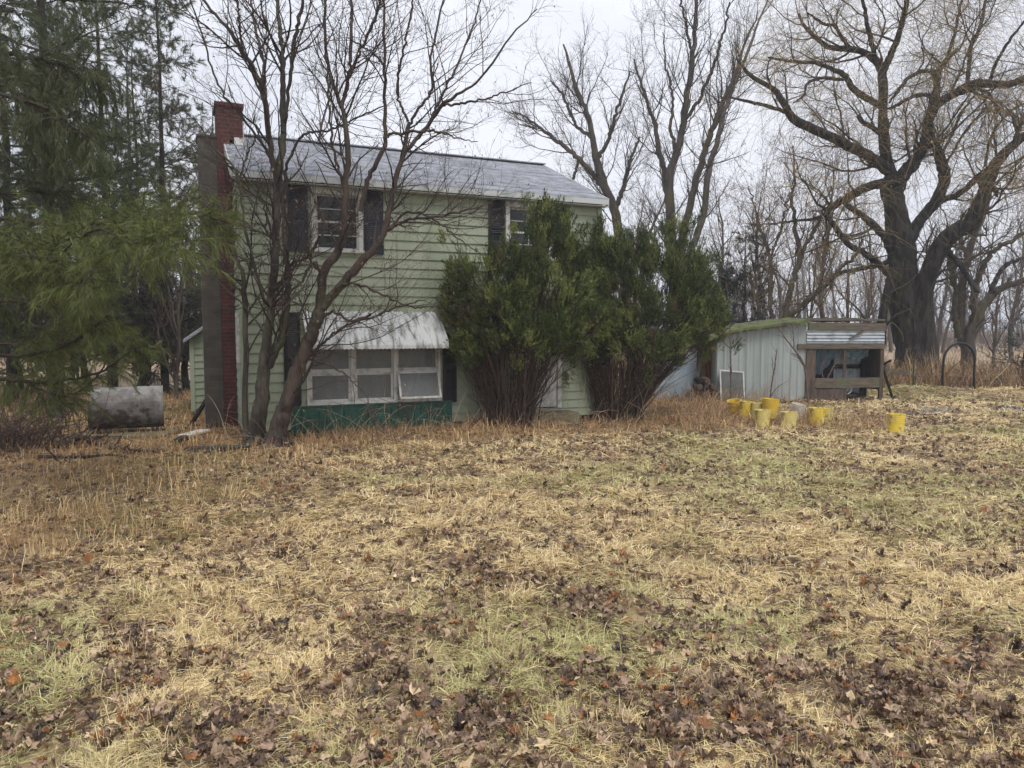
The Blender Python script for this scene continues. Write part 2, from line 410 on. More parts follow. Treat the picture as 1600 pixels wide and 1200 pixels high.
def leaves():
    rs = np.random.RandomState(8)
    half = [(-88, .40), (-50, .74), (-28, .60), (-8, .84), (14, .60), (28, .84), (42, 1.0), (57, .78), (66, .62), (78, .88), (90, 1.05)]
    pts = [(0, 0)] + [(r * cos(R(a)), r * sin(R(a))) for a, r in half] + [(-r * cos(R(a)), r * sin(R(a))) for a, r in half[-2::-1]]
    U = np.array(pts); K = len(U); nf = K - 1
    N = 92000
    x, y = scatter(rs, N, 2.2, 22, .5)
    lm = leafmask(x, y)
    wz = weedzone(x, y)
    near_edge = np.clip(1 - (np.abs(x + 3.0 - .25 * (y - 6)) / 2.2), 0, 1) * np.clip((7.2 - y) / 2, 0, 1) * np.clip((y - 3.8), 0, 1)
    pr = np.clip((lm - .44) * 4, 0, 1) * .66 + .20 + .15 * near_edge + .15 * np.clip((5.5 - y) / 3, 0, 1) * np.clip(x, 0, 1)
    keep = (rs.rand(N) < pr * (1 - .75 * wz)) & ~in_house(np.stack([x, y, 0 * x], -1), 0)
    keep |= (rs.rand(N) < .10) & (wz > .4)
    x, y, lm = x[keep], y[keep], lm[keep]; N = len(x)
    s = (.018 + .032 * rs.rand(N) ** 1.4) * np.where(rs.rand(N) < .3, .6, 1) * (1 + .25 * np.clip((y - 6) / 10, 0, 1))
    u = U[None] * s[:, None, None] * (1 + .2 * rs.randn(N, K, 2))
    r2 = (U ** 2).sum(1)[None]
    c1 = rs.randn(N, 1) * .28 * s[:, None]; c2 = rs.randn(N, 1) * .4 * s[:, None]; c3 = np.abs(rs.randn(N, 1)) * .35 * s[:, None]
    zz = c1 * r2 + c2 * U[None, :, 0] ** 2 + c3 * np.abs(U[None, :, 1] * U[None, :, 0]) * 2 + .11 * s[:, None] * rs.randn(N, K)
    P = np.concatenate([u, zz[..., None]], -1)
    P[:, :, 0] *= np.where(rs.rand(N, 1) < .3, .3, .6) + .4 * rs.rand(N, 1)
    tl = rs.randn(N) * .26; tl2 = rs.randn(N) * .26; up = rs.rand(N) < .05; tl[up] += .9
    def rot(P, a, i, j):
        c, sn = np.cos(a)[:, None], np.sin(a)[:, None]; A, B = P[:, :, i].copy(), P[:, :, j].copy()
        P[:, :, i] = A * c - B * sn; P[:, :, j] = A * sn + B * c
    rot(P, tl, 1, 2); rot(P, tl2, 0, 2); rot(P, rs.rand(N) * 2 * pi, 0, 1)
    mound = fbm(x, y, .42, 50, 2)
    z = hgt(x, y) + .008 + .03 * rs.rand(N) + .035 * np.clip(lm - .5, 0, .4) * 3 + .05 * np.clip(mound - .35, 0, 1)
    P[:, :, 0] += x[:, None]; P[:, :, 1] += y[:, None]; P[:, :, 2] += z[:, None]
    cr_ = rs.rand(N, 1) < .35; P[:, :, 2] += cr_ * .28 * s[:, None] * rs.randn(N, K)
    P[:, :, 2] = np.maximum(P[:, :, 2], z[:, None] - .012)
    b = (np.arange(N) * K)[:, None]; k = np.arange(1, K)[None]; kn = np.where(k + 1 < K, k + 1, 1)
    T = np.stack([b + 0 * k, b + k, b + kn], -1).reshape(-1, 3)
    pal = np.array([[.12, .075, .052], [.21, .135, .09], [.30, .205, .14], [.42, .30, .20], [.26, .125, .055], [.32, .13, .045], [.065, .045, .036], [.56, .43, .27]])
    ch = rs.choice(8, N, p=[.20, .25, .21, .12, .06, .01, .10, .05]); c = pal[ch] * (.75 + .5 * rs.rand(N, 1))
    C = np.repeat(c, K, 0) * (1 + .12 * rs.randn(N * K, 1))
    o = np_mesh('fallen_leaves', P.reshape(-1, 3), [T], M['leaf'], col=np.clip(C, .01, 1))
    tag(o, 'wet brown and purplish fallen maple leaves drifted in patches on the lawn', 'leaves', kind='stuff')
leaves()

def weeds():
    rs = np.random.RandomState(12)
    def stems(n, xs, ys, hmin, hmax, w, cols, lean=.35, name='', lab='', k=3, nb=0):
        x, y = xs, ys
        P = np.empty((n, 5, 3)); P[:, 0, 0] = x; P[:, 0, 1] = y; P[:, 0, 2] = hgt(x, y) - .02
        L = hmin + (hmax - hmin) * rs.rand(n) ** 1.6 * (.35 + 1.3 * vn(x, y, .8, 55)); d = unit(np.stack([rs.randn(n) * lean, rs.randn(n) * lean, np.where(rs.rand(n) < .45 * (lean > .6), .25, 1.0)], -1))
        for i in range(1, 5):
            d = unit(d + rs.randn(n, 3) * .16 + np.array([0, 0, -.05])); P[:, i] = P[:, i - 1] + d * (L / 4)[:, None]
        bad = in_house(P[:, -1], .02) | in_house(P[:, 2], .02); P = P[~bad]; n = len(P)
        ww = w * (.6 + .8 * rs.rand(n)); Rr = ww[:, None] * np.linspace(1, .4, 5)[None]
        col = cols[rs.randint(len(cols), size=n)] * (.7 + .6 * rs.rand(n, 1))
        B = Bundle(); B.tubes(P, Rr, k, col, .1, rs)
        if nb:
            C, Cr = grow(rs, P, Rr, nb, .3, 1, 38, 12, .04, .22, 4, .05, .25, .7, .4, w * .45)
            B.tubes(C, Cr, 3, cols[rs.randint(len(cols), size=len(C))], .3, rs)
        o = B.build(name, M['twig']); tag(o, lab, 'weeds', kind='stuff')
    red = np.array([[.30, .15, .085], [.36, .21, .12], [.20, .115, .08], [.45, .32, .20], [.15, .09, .065]])
    tan = np.array([[.50, .34, .17], [.42, .26, .12], [.58, .43, .24], [.28, .17, .09]])
    # along the house front
    n = 13000; u = rs.rand(n) * (HL + 4.6) - 1.9; v = -np.abs(rs.randn(n)) * .75 - .05 
    pos = HA[None] + u[:, None] * HU + v[:, None] * HV; dens = vn(pos[:, 0], pos[:, 1], .5, 35) > .28
    pos = pos[dens]
    pos = pos[(pos[:, 0] > -5.4)]
    stems(len(pos), pos[:, 0], pos[:, 1], .07, .40, .0034, np.vstack([red, tan]), .9, 'brown_weeds', 'low tangle of dead reddish brown weeds along the foot of the green house', nb=2)
    n = 150; u = rs.rand(n) * (HL + 3.5) - .6; v = -.2 - .9 * rs.rand(n); pos = HA[None] + u[:, None] * HU + v[:, None] * HV
    P = np.zeros((n, 8, 3)); P[:, 0, :2] = pos[:, :2]; d = unit(np.stack([rs.randn(n) * .5, -.1 + rs.randn(n) * .25, np.ones(n)], -1)); L = .4 + .75 * rs.rand(n)
    for i in range(1, 8): d = unit(d + np.array([0, 0, -.17]) + .1 * rs.randn(n, 3)); P[:, i] = P[:, i - 1] + d * (L / 7)[:, None]
    bad = in_house(P, .04).any(1); P = P[~bad]; n = len(P); Rr = .0036 * np.ones((n, 1)) * np.linspace(1, .4, 8)[None]; B = Bundle(); B.tubes(P, Rr, 4, np.array([.42, .31, .20]), .4, rs)
    C, Cr = grow(rs, P, Rr, 3, .3, 1, 40, 12, .08, .3, 4, .0, .2, .6, .4, .0016); B.tubes(C, Cr, 3, np.array([.36, .24, .16]), .4, rs)
    tag(B.build('dry_canes', M['twig']), 'pale arching dead canes sticking up in front of the house and yew bushes', 'canes', kind='stuff')
    # left tall straw
    n = 9000; x = -10 + rs.rand(n) * 9.2; y = 5.2 + rs.rand(n) * 8.5; w = weedzone(x, y); k = (rs.rand(n) < w * np.clip(vn(x, y, .6, 36) * 2.4 - .5, 0, 1)) & (x > -.8 * y - .6) & (y < 12.3)
    x, y = x[k], y[k]
    stems(len(x), x, y, .06, .42, .0024, np.vstack([tan, tan, tan, red[:2] * .9]), .95, 'straw_weeds', 'upright dead straw coloured weeds on the left of the lawn below the pines', nb=2)
    # around buckets and in front of the shed, and behind under the willow
    n = 5200; x = 3.2 + rs.rand(n) * 4.2; y = 13.6 + rs.rand(n) * 5.5; k = vn(x, y, .7, 37) > .42 - .2 * (x < 6); x, y = x[k], y[k]
    stems(len(x), x, y, .08, .5, .0035, np.vstack([tan, red]), .5, 'shed_weeds', 'thin dead weeds between the yellow buckets and the grey shed', nb=2)
    n = 15000; x = -2 + rs.rand(n) * 30; y = 21.4 + rs.rand(n) ** 1.5 * 9; k = (x > 9.2) | (y > 23.8); x, y = x[k], y[k]
    stems(len(x), x, y, .3, 1.15, .009, np.vstack([red * .75, tan * .7, tan * .55]), .3, 'thicket_weeds', 'tall brown dead undergrowth around the foot of the great willow behind the arch', nb=2)
    # single dry stalks in the lawn
    n = 240; x, y = scatter(rs, n, 2.6, 14, .6)
    stems(n, x, y, .15, .52, .0026, np.array([[.2, .11, .07], [.3, .18, .1], [.42, .3, .17]]), .12, 'dry_stalks', 'single thin brown stalks standing up out of the matted lawn', nb=1)
    # flattened twigs on the lawn
    n = 420; x, y = scatter(rs, n, 2.5, 14, .8)
    P = np.empty((n, 5, 3)); yaw = rs.rand(n) * 2 * pi; L = .08 + .3 * rs.rand(n) ** 2
    for i in range(5):
        P[:, i, 0] = x + np.cos(yaw) * L * i / 4 + .006 * rs.randn(n); P[:, i, 1] = y + np.sin(yaw) * L * i / 4 + .006 * rs.randn(n)
        P[:, i, 2] = hgt(P[:, i, 0], P[:, i, 1]) + .035 + .02 * rs.rand(n)
    B = Bundle(); B.tubes(P, np.full((n, 5), .0022) * (1 + rs.rand(n, 1)), 4, np.array([.14, .09, .06]), .6, rs)
    B.tubes(P[:12] * 1.0 + np.array([0, 0, .01]), np.full((12, 5), .003), 4, np.array([.55, .45, .3]), .1, rs)
    tag(B.build('twig_litter', M['twig']), 'small fallen twigs lying on the matted grass and leaves', 'twigs', kind='stuff')
    # far field stubble
    n = 26000; x = (rs.rand(n) * 2 - 1) * 70; y = 24 + rs.rand(n) ** 1.7 * 45; z = np.zeros(n)
    L = .25 + .35 * rs.rand(n); V, Q = ribbons(x, y, z, L, .02 + .02 * rs.rand(n), rs.rand(n) * 6.3, .12 + .3 * rs.rand(n), np.full(n, .35), 4, rs)
    c = np.array([.46, .35, .23]) * (.7 + .6 * rs.rand(n, 1)); tag(np_mesh('field_stubble', V, [Q], M['grass'], col=np.repeat(c, 8, 0)), 'pale flattened dead grass of the open field behind the yard', 'field grass', kind='stuff')
weeds()
# ------------------------------------------------------------------ house
M['siding'] = mat('siding', (.345, .385, .275), .55, (.25, .285, .195), 1.6, stretch=(1.6, 1.6, .35), thr=(.42, .72), c3=(.40, .42, .33), s3=.9, t3=(.52, .75), bump=.08, bscale=40)
M['siding_grey'] = mat('siding_grey', (.16, .18, .13), .8, (.10, .11, .085), 3, thr=(.35, .65))
M['white_trim'] = mat('white_trim', (.62, .61, .57), .6, (.36, .34, .30), 9, thr=(.50, .68), bump=.2)
M['gutter'] = mat('gutter', (.50, .52, .50), .45, (.30, .32, .29), 3, thr=(.5, .7))
M['navy'] = mat('navy', (.017, .021, .033), .5, (.03, .035, .045), 5, thr=(.5, .7))
M['black_shut'] = mat('black_shut', (.012, .013, .014), .5, (.025, .026, .027), 5)
M['green_metal'] = mat('green_metal', (.006, .085, .058), .38, (.01, .06, .045), 2.5, c3=(.02, .05, .035), s3=3, spec=.5)
M['awning'] = mat('awning', (.62, .63, .62), .45, (.22, .22, .20), 6, stretch=(2.2, .5, .5), thr=(.47, .66))
M['curtain'] = mat('curtain', (.62, .64, .62), .9, (.42, .44, .43), 2.5, stretch=(3, 1, .5))
M['dark_in'] = mat('dark_in', (.02, .02, .022), .9)
M['joint'] = mat('joint', (.10, .115, .08), .8)
def brick_mat(name, a, b, mortar, sc, bw=.5, rh=.25, ms=.03):
    m = bpy.data.materials.new(name); m.use_nodes = True; N = m.node_tree.nodes; L = m.node_tree.links; p = N['Principled BSDF']
    p.inputs['Roughness'].default_value = .85
    tc = N.new('ShaderNodeTexCoord'); sx = N.new('ShaderNodeSeparateXYZ'); ad = N.new('ShaderNodeMath'); ad.operation = 'ADD'; cx = N.new('ShaderNodeCombineXYZ')
    L.new(tc.outputs['Object'], sx.inputs[0]); L.new(sx.outputs['X'], ad.inputs[0]); L.new(sx.outputs['Y'], ad.inputs[1])
    L.new(ad.outputs[0], cx.inputs['X']); L.new(sx.outputs['Z'], cx.inputs['Y'])
    br = N.new('ShaderNodeTexBrick'); br.inputs['Scale'].default_value = sc; br.inputs['Brick Width'].default_value = bw; br.inputs['Row Height'].default_value = rh
    br.inputs['Mortar Size'].default_value = ms; br.inputs['Color1'].default_value = (*a, 1); br.inputs['Color2'].default_value = (*b, 1); br.inputs['Mortar'].default_value = (*mortar, 1)
    L.new(cx.outputs[0], br.inputs['Vector'])
    nz = N.new('ShaderNodeTexNoise'); nz.inputs['Scale'].default_value = 4; nz.inputs['Detail'].default_value = 8; L.new(tc.outputs['Object'], nz.inputs['Vector'])
    mi = N.new('ShaderNodeMix'); mi.data_type = 'RGBA'; mi.blend_type = 'MULTIPLY'; mi.inputs['Factor'].default_value = .6
    rm = N.new('ShaderNodeMapRange'); rm.inputs['From Min'].default_value = .3; rm.inputs['From Max'].default_value = .7; rm.inputs['To Min'].default_value = .45; rm.inputs['To Max'].default_value = 1.2
    L.new(nz.outputs['Fac'], rm.inputs['Value']); L.new(br.outputs['Color'], mi.inputs['A']); L.new(rm.outputs[0], mi.inputs['B']); L.new(mi.outputs['Result'], p.inputs['Base Color'])
    bp = N.new('ShaderNodeBump'); bp.inputs['Strength'].default_value = .6; bp.inputs['Distance'].default_value = .01; L.new(br.outputs['Fac'], bp.inputs['Height']); bp.invert = True
    L.new(bp.outputs[0], p.inputs['Normal']); return m
M['red_brick'] = brick_mat('red_brick', (.105, .022, .019), (.065, .016, .014), (.11, .07, .06), 2.2, .5, .16, .012)
M['parged'] = brick_mat('parged', (.082, .070, .056), (.058, .050, .041), (.09, .082, .07), 1.6, .5, .2, .008)
M['shingle'] = brick_mat('shingle', (.40, .415, .46), (.32, .335, .375), (.19, .20, .225), 3.2, .9, .42, .02)
def glass_mat(name, col, alpha=.35, rough=.08):
    m = bpy.data.materials.new(name); m.use_nodes = True; N = m.node_tree.nodes; L = m.node_tree.links
    p = N['Principled BSDF']; p.inputs['Base Color'].default_value = (*col, 1); p.inputs['Roughness'].default_value = rough; p.inputs['Specular IOR Level'].default_value = .6
    t = N.new('ShaderNodeBsdfTransparent'); ms = N.new('ShaderNodeMixShader'); ms.inputs[0].default_value = alpha
    L.new(t.outputs[0], ms.inputs[1]); L.new(p.outputs[0], ms.inputs[2]); L.new(ms.outputs[0], N['Material Output'].inputs['Surface']); return m
M['glass'] = glass_mat('glass', (.05, .055, .06), .42)
M['dirty_glass'] = glass_mat('dirty_glass', (.22, .23, .22), .5, .25)

def house():
    H = empty('green_house', HA, HROT, 'small abandoned two storey house with pale green lap siding and a grey shingle roof', 'house')
    # siding: real lapped boards.  openings are simply covered by windows standing proud, with recesses behind
    E = .167; zt = ZE
    win_ul = (fac(486, 345)[0], fac(566, 345)[0], fac(530, 391)[1], fac(527, 298)[1])
    win_ur = (fac(789, 345)[0], fac(861, 345)[0], fac(800, 402)[1], fac(800, 318)[1])
    win_lo = (fac(479, 600)[0], fac(687, 600)[0], fac(545, 631)[1], fac(580, 538)[1])
    door = (fac(812, 600)[0], fac(876, 600)[0], fac(860, 637)[1], fac(860, 637)[1] + 1.92)
    def siding(name, p0, p1, outn, z0, ztop, openings, m):
        """boards from p0 to p1 (local xy), outward normal outn; openings (a0,a1,z0,z1) along the run"""
        d = Vector((p1[0] - p0[0], p1[1] - p0[1], 0)); Lr = d.length; d /= Lr; o = Vector((*outn, 0)); b = MB(); z = z0
        while z < (max(ztop(0), ztop(Lr / 2), ztop(Lr)) if callable(ztop) else ztop):
            z1 = z + E
            cuts = [(0, Lr)]; extra = []
            for (a0, a1, c0, c1) in openings:
                if z1 > c0 + .003 and z < c1 - .003:
                    nc = []
                    if z < c0: extra.append((a0, a1, z, c0))
                    if z1 > c1: extra.append((a0, a1, c1, z1))
                    for (s, e) in cuts:
                        if a0 > s: nc.append((s, min(e, a0)))
                        if a1 < e: nc.append((max(s, a1), e))
                    cuts = [c for c in nc if c[1] - c[0] > .01]
            for (s, e, y0, y1) in extra:
                A = Vector((p0[0], p0[1], 0)) + d * s; B = Vector((p0[0], p0[1], 0)) + d * e; Z = Vector((0, 0, 1))
                g = lambda q: .030 - .024 * (q - z) / E
                P = [A + Z * y0, B + Z * y0, B + o * g(y0) + Z * y0, A + o * g(y0) + Z * y0, A + Z * y1, B + Z * y1, B + o * g(y1) + Z * y1, A + o * g(y1) + Z * y1]
                b.hexa([P[3], P[2], P[1], P[0], P[7], P[6], P[5], P[4]])
            for (s, e) in cuts:
                if callable(ztop):
                    hw = [q for q in np.linspace(s, e, 60) if ztop(q) > z + .03]
                    if not hw: continue
                    s2, e2 = hw[0], hw[-1]; za = min(z1, ztop(s2) + .02); zb = min(z1, ztop(e2) + .02)
                else: s2, e2 = s, e; za = zb = min(z1, ztop)
                A = Vector((p0[0], p0[1], 0)) + d * s2; B = Vector((p0[0], p0[1], 0)) + d * e2; Z = Vector((0, 0, 1))
                wb = random.uniform(-.0025, .0025)
                for jj in range(1 if random.random() < .55 else 0):
                    q = random.uniform(s2 + .3, max(e2 - .3, s2 + .31)); J = Vector((p0[0], p0[1], 0)) + d * q; J2 = J + d * .0035; Z = Vector((0, 0, 1)); za_ = z1 - .006
                    PJ = [J + Z * z, J2 + Z * z, J2 + o * .032 + Z * z, J + o * .032 + Z * z, J + Z * za_, J2 + Z * za_, J2 + o * .0075 + Z * za_, J + o * .0075 + Z * za_]
                    if q < e2 - .1: b.hexa([PJ[3], PJ[2], PJ[1], PJ[0], PJ[7], PJ[6], PJ[5], PJ[4]], 1)
                P = [A + Z * z, B + Z * z, B + o * (.030 + wb) + Z * (z - .004), A + o * (.030) + Z * (z - .004),
                     A + Z * za, B + Z * zb, B + o * .006 + Z * zb, A + o * .006 + Z * za]
                b.hexa([P[3], P[2], P[1], P[0], P[7], P[6], P[5], P[4]])
            z = z1
        return b.build(name, [m, M['joint']], H)
    openings = [win_ul, win_ur, win_lo, door]
    siding('front_wall', (0, 0), (HL, 0), (0, -1), .12, zt - .02, openings, M['siding'])
    ZR = zt + 1.14; VR = HD / 2
    gab = lambda q: zt + (ZR - zt) * (1 - abs(q - VR) / VR) - .05
    # side (gable) walls
    wsl = [(.55, 1.05, fac(384, 560)[1] - .1, fac(384, 488)[1])]
    o = siding('gable_wall', (0, 0), (0, HD), (-1, 0), .12, gab, wsl, M['siding'])
    siding('gable_wall', (HL, 0), (HL, HD), (1, 0), .12, gab, [], M['siding'])
    b = MB(); b.box(0, HL, HD - .1, HD, .1, zt); b.build('back_wall', M['siding'], H)
    b = MB(); b.box(.012, HL - .012, .02, HD - .02, -.1, .13); b.build('foundation', M['parged'], H)
    # dark core so that one cannot look through: floor slab between storeys and inner lining
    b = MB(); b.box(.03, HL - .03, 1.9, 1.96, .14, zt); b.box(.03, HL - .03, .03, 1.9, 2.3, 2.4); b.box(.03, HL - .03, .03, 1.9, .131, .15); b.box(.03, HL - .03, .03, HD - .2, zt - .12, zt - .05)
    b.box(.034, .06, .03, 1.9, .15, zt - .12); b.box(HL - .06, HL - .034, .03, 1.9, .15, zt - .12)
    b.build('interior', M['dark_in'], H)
    # corner boards
    for x0, x1, x2, x3 in ((-.038, .055, -.038, -.002), (HL - .055, HL + .038, HL + .002, HL + .038)):
        b = MB(); b.add([(x0, -.038, .1), (x1, -.038, .1), (x1, .003, .1), (x3 if x0 < 0 else x2, .003, .1), (x3 if x0 < 0 else x2, .08, .1), (x2 if x0 < 0 else x3, .08, .1)] if x0 < 0 else [(x0, -.038, .1), (x1, -.038, .1), (x1, .08, .1), (x2, .08, .1), (x2, .003, .1), (x0, .003, .1)], [(5, 4, 3, 2, 1, 0)])
        q = list(b.v); b.v += [(p[0], p[1], zt - .03) for p in q]; b.f += [(6, 7, 8, 9, 10, 11)] + [(i, (i + 1) % 6, 6 + (i + 1) % 6, 6 + i) for i in range(6)]; b.m = [0] * len(b.f)
        b.build('corner_board', M['siding'], H)
    # roof
    ov = .06; ro = .22
    b = MB(); sl = (ZR - zt) / VR
    x0, x1 = -ov - .05, HL + ov
    for sgn in (-1, 1):
        ye = -ro if sgn < 0 else HD + ro; ze = zt - sl * ro
        nn = 26; 
        for k in range(nn):       # shingle courses, each lapping the next
            f0, f1 = k / nn, (k + 1) / nn
            ya, yb = ye + (VR - ye) * f0, ye + (VR - ye) * f1; za, zb = ze + (ZR - ze) * f0, ze + (ZR - ze) * f1
            j = random.uniform(0, .004)
            b.add([(x0, ya, za + .075 + j), (x1, ya, za + .075 + j), (x1, yb, zb + .062), (x0, yb, zb + .062), (x0, ya, za + .045), (x1, ya, za + .045)],
                  [(0, 1, 2, 3), (4, 5, 1, 0)] if sgn < 0 else [(3, 2, 1, 0), (0, 1, 5, 4)])
        P = [(x0, ye, ze), (x1, ye, ze), (x1, VR, ZR), (x0, VR, ZR)]; Q = [(p[0], p[1], p[2] + .055) for p in P]
        b.hexa(P + Q)
    rf = b.build('roof', M['shingle'], H)
    b = MB(); b.bar((x0, VR, ZR + .085), (x1, VR, ZR + .085), .2, .02); b.build('ridge_cap', M['shingle'], rf)
    b = MB(); ze = zt - sl * ro
    b.box(x0, x1 + .01, -ro - .025, -ro - .003, ze - .055, ze + .045); b.box(x0 - .002, x1 + .008, -ro + .001, -.035, ze - .085, ze - .07)
    for xx in (x0 - .03, x1 + .004):
        for sgn in (-1, 1):
            ye = -ro if sgn < 0 else HD + ro
            b.hexa([(xx, ye, ze - .09), (xx + .025, ye, ze - .09), (xx + .025, VR, ZR - .09), (xx, VR, ZR - .09), (xx, ye, ze + .07), (xx + .025, ye, ze + .07), (xx + .025, VR, ZR + .07), (xx, VR, ZR + .07)])
    b.build('fascia', M['gutter'], rf)
    # white patches of worn shingles near the chimney (real marks)
    # --- windows
    def shutter(u0, u1, z0, z1, m, lab=None, miss=()):
        b = MB(); y1 = -.034; y0 = -.062; fw = .055; zm = z0 + (z1 - z0) * .5
        b.box(u0, u0 + fw, y0, y1, z0, z1); b.box(u1 - fw, u1, y0, y1, z0, z1)
        for a in (z0, zm - fw / 2, z1 - fw): b.box(u0 + fw, u1 - fw, y0, y1, a, a + fw)
        b.box(u0 + fw, u1 - fw, y1 - .008, y1, z0 + fw, z1 - fw)
        z = z0 + fw + .02
        while z < z1 - fw - .02:
            if abs(z - zm) > .04 and not any(a < (z - z0) / (z1 - z0) < c for a, c in miss):
                b.hexa([(u0 + fw, y0 + .004, z - .012), (u1 - fw, y0 + .004, z - .012), (u1 - fw, y0 + .010, z - .012), (u0 + fw, y0 + .010, z - .012),
                        (u0 + fw, y1 - .012, z + .010), (u1 - fw, y1 - .012, z + .010), (u1 - fw, y1 - .006, z + .010), (u0 + fw, y1 - .006, z + .010)])
            z += .034
        o = b.build('shutter', m, H, .002); 
        if lab: o['label'] = lab
    def sash(parent, name, u0, u1, z0, z1, y, fw, bars=(), m=None, g='glass', rows=()):
        b = MB(); m = m or M['white_trim']
        b.box(u0, u0 + fw, y - .03, y, z0, z1); b.box(u1 - fw, u1, y - .03, y, z0, z1); b.box(u0 + fw, u1 - fw, y - .028, y - .002, z0, z0 + fw); b.box(u0 + fw, u1 - fw, y - .028, y - .002, z1 - fw, z1)
        for k in bars: xx = u0 + (u1 - u0) * k; b.box(xx - .009, xx + .009, y - .026, y - .006, z0 + fw, z1 - fw)
        for k in rows: zz = z0 + (z1 - z0) * k; b.box(u0 + fw, u1 - fw, y - .024, y - .008, zz - .009, zz + .009)
        f = b.build(name, m, parent, .003)
        b = MB(); b.box(u0 + fw, u1 - fw, y - .018, y - .014, z0 + fw, z1 - fw); b.build('pane', M[g], f); return f
    def window(u0, u1, z0, z1, kind):
        T = .075
        b = MB()   # casing
        b.box(u0, u0 + T, -.055, .10, z0, z1); b.box(u1 - T, u1, -.055, .10, z0, z1); b.box(u0 + T, u1 - T, -.055, .10, z1 - T, z1); b.box(u0 - .02, u1 + .02, -.085, .10, z0 - .045, z0)
        b.box(u0 - .01, u1 + .01, -.075, .02, z1 + .001, z1 + .03)
        w = b.build('window', M['white_trim'], H, .004)
        a0, a1 = u0 + T, u1 - T; zm = (z0 + z1 - T) / 2
        mm = M['gutter'] if kind == 0 else M['white_trim']; bb = () if kind == 0 else (.5,)
        sash(w, 'sash', a0, a1, zm - .02, z1 - T, .035, .035, bb, mm, rows=(.5,)); sash(w, 'sash', a0, a1, z0, zm + .02, .0, .035, bb, mm, rows=(.5,))
        return w
    w = window(*win_ul, 0); w['label'] = 'upper left window with bare dark panes between two shutters'
    b = MB()
    nn = 9
    for k in range(2):
        uu0 = win_ul[0] + .1 + k * (win_ul[1] - win_ul[0] - .42); b.box(uu0, uu0 + .22, .3, .32, win_ul[2] + .05, win_ul[3] - .1)
    b.build('curtain', M['siding_grey'], w)
    w = window(*win_ur, 1); w['label'] = 'upper right window with pale curtain half hidden by the bush'
    b = MB(); b.box(win_ur[0] + .08, win_ur[1] - .08, .14, .15, win_ur[2], win_ur[3] - .1); b.build('curtain', M['curtain'], w)
    s0, s1 = fac(449, 340)[0], fac(481, 340)[0]; shutter(s0, s1, win_ul[2] - .05, win_ul[3] + .09, M['navy'])
    s0, s1 = fac(567, 340)[0] + .01, fac(598, 340)[0]; shutter(s0, s1, win_ul[2] - .05, win_ul[3] + .05, M['navy'])
    s0, s1 = fac(762, 340)[0], fac(787, 340)[0]; shutter(s0, s1, win_ur[2] - .03, win_ur[3] + .09, M['black_shut'], miss=((.3, .42),))
    s0, s1 = fac(864, 340)[0], fac(880, 340)[0] + .12; shutter(s0, s1, win_ur[2] - .03, win_ur[3] + .04, M['black_shut'])
    # picture window: 3 x 2 lights
    u0, u1, z0, z1 = win_lo; b = MB(); T = .05
    b.box(u0, u0 + T, -.06, .10, z0, z1); b.box(u1 - T, u1, -.06, .10, z0, z1); b.box(u0 + T, u1 - T, -.06, .10, z1 - T, z1); b.box(u0 + T, u1 - T, -.07, .10, z0, z0 + .05)
    um = [u0 + T, fac(551, 600)[0], fac(617, 600)[0], u1 - T]; mw = .035
    for k in (1, 2): b.box(um[k] - mw, um[k] + mw, -.065, .10, z0 + .05, z1 - T)
    zm = fac(560, 583)[1] + .03
    for k in range(3):
        a = um[k] + (mw if k else 0); c = um[k + 1] - (mw if k < 2 else 0)
        b.box(a, c, -.05, .03, zm - .022, zm + .022)
    w = b.build('picture_window', M['white_trim'], H, .004); w['label'] = 'wide white framed window of six lights under the awning, its lower right light hanging open'
    for k in range(3):
        a = um[k] + (mw if k else 0); c = um[k + 1] - (mw if k < 2 else 0)
        sash(w, 'sash', a + .004, c - .004, zm + .023, z1 - T - .002, .0, .028, g='dirty_glass')
        if k < 2: sash(w, 'sash', a + .004, c - .004, z0 + .052, zm - .023, .0, .04, g='dirty_glass')
        else:
            f = sash(w, 'sash', a - .01, c + .01, -(zm - .023 - z0 - .03), 0, .0, .04, g='dirty_glass')
            f.location = (0, -.062, zm - .02); f.rotation_euler = (-R(20), 0, 0)
            f['label'] = 'lower right light swung outward at the bottom'
    # curtain: pleated cloth
    b = MB(); n = 90; V = []; zt_, zb_ = z1 - .05, z0 + .05
    for i in range(n + 1):
        uu = u0 + .05 + (u1 - u0 - .1) * i / n; yy = .13 + .018 * sin(i * 1.3) + .012 * sin(i * .47); V += [(uu, yy, zb_), (uu, yy + .01, zt_)]
    b.add(V, [(2 * i, 2 * i + 2, 2 * i + 3, 2 * i + 1) for i in range(n)]); b.build('curtain', M['curtain'], w, smooth=True)
    M['blue'] = mat('blue', (.02, .06, .13), .7); uu = fac(668, 560)[0]; b = MB(); b.box(uu, uu + .12, .105, .11, zm + .03, z1 - .06); b.build('blind', M['blue'], w)
    shutter(fac(444, 600)[0], fac(470, 600)[0], fac(455, 640)[1] + .05, fac(455, 488)[1], M['black_shut'])
    shutter(fac(691, 600)[0], fac(712, 600)[0], fac(700, 628)[1], fac(700, 520)[1], M['black_shut'])
    # awning of ribbed metal with scalloped front edge
    ua, ub = fac(471, 500)[0], fac(683, 500)[0]; za = fac(560, 487)[1]; zb = fac(560, 541, .55)[1]
    V = []; n = 34 * 6; dep = .62
    for i in range(n + 1):
        uu = ua + (ub - ua + .02) * i / n; rib = .012 * (abs((i % 6) - 3) / 3 > .4)
        V += [(uu, -.045, za + rib), (uu, -dep * .93, zb + .10 + rib), (uu, -dep, zb + .02 + rib - .02 * abs((i % 6) - 3) / 3), (uu, -dep - .003, zb - .035 - .022 * (1 - abs((i % 6) - 3) / 3))]
    b = MB(); Fs = []
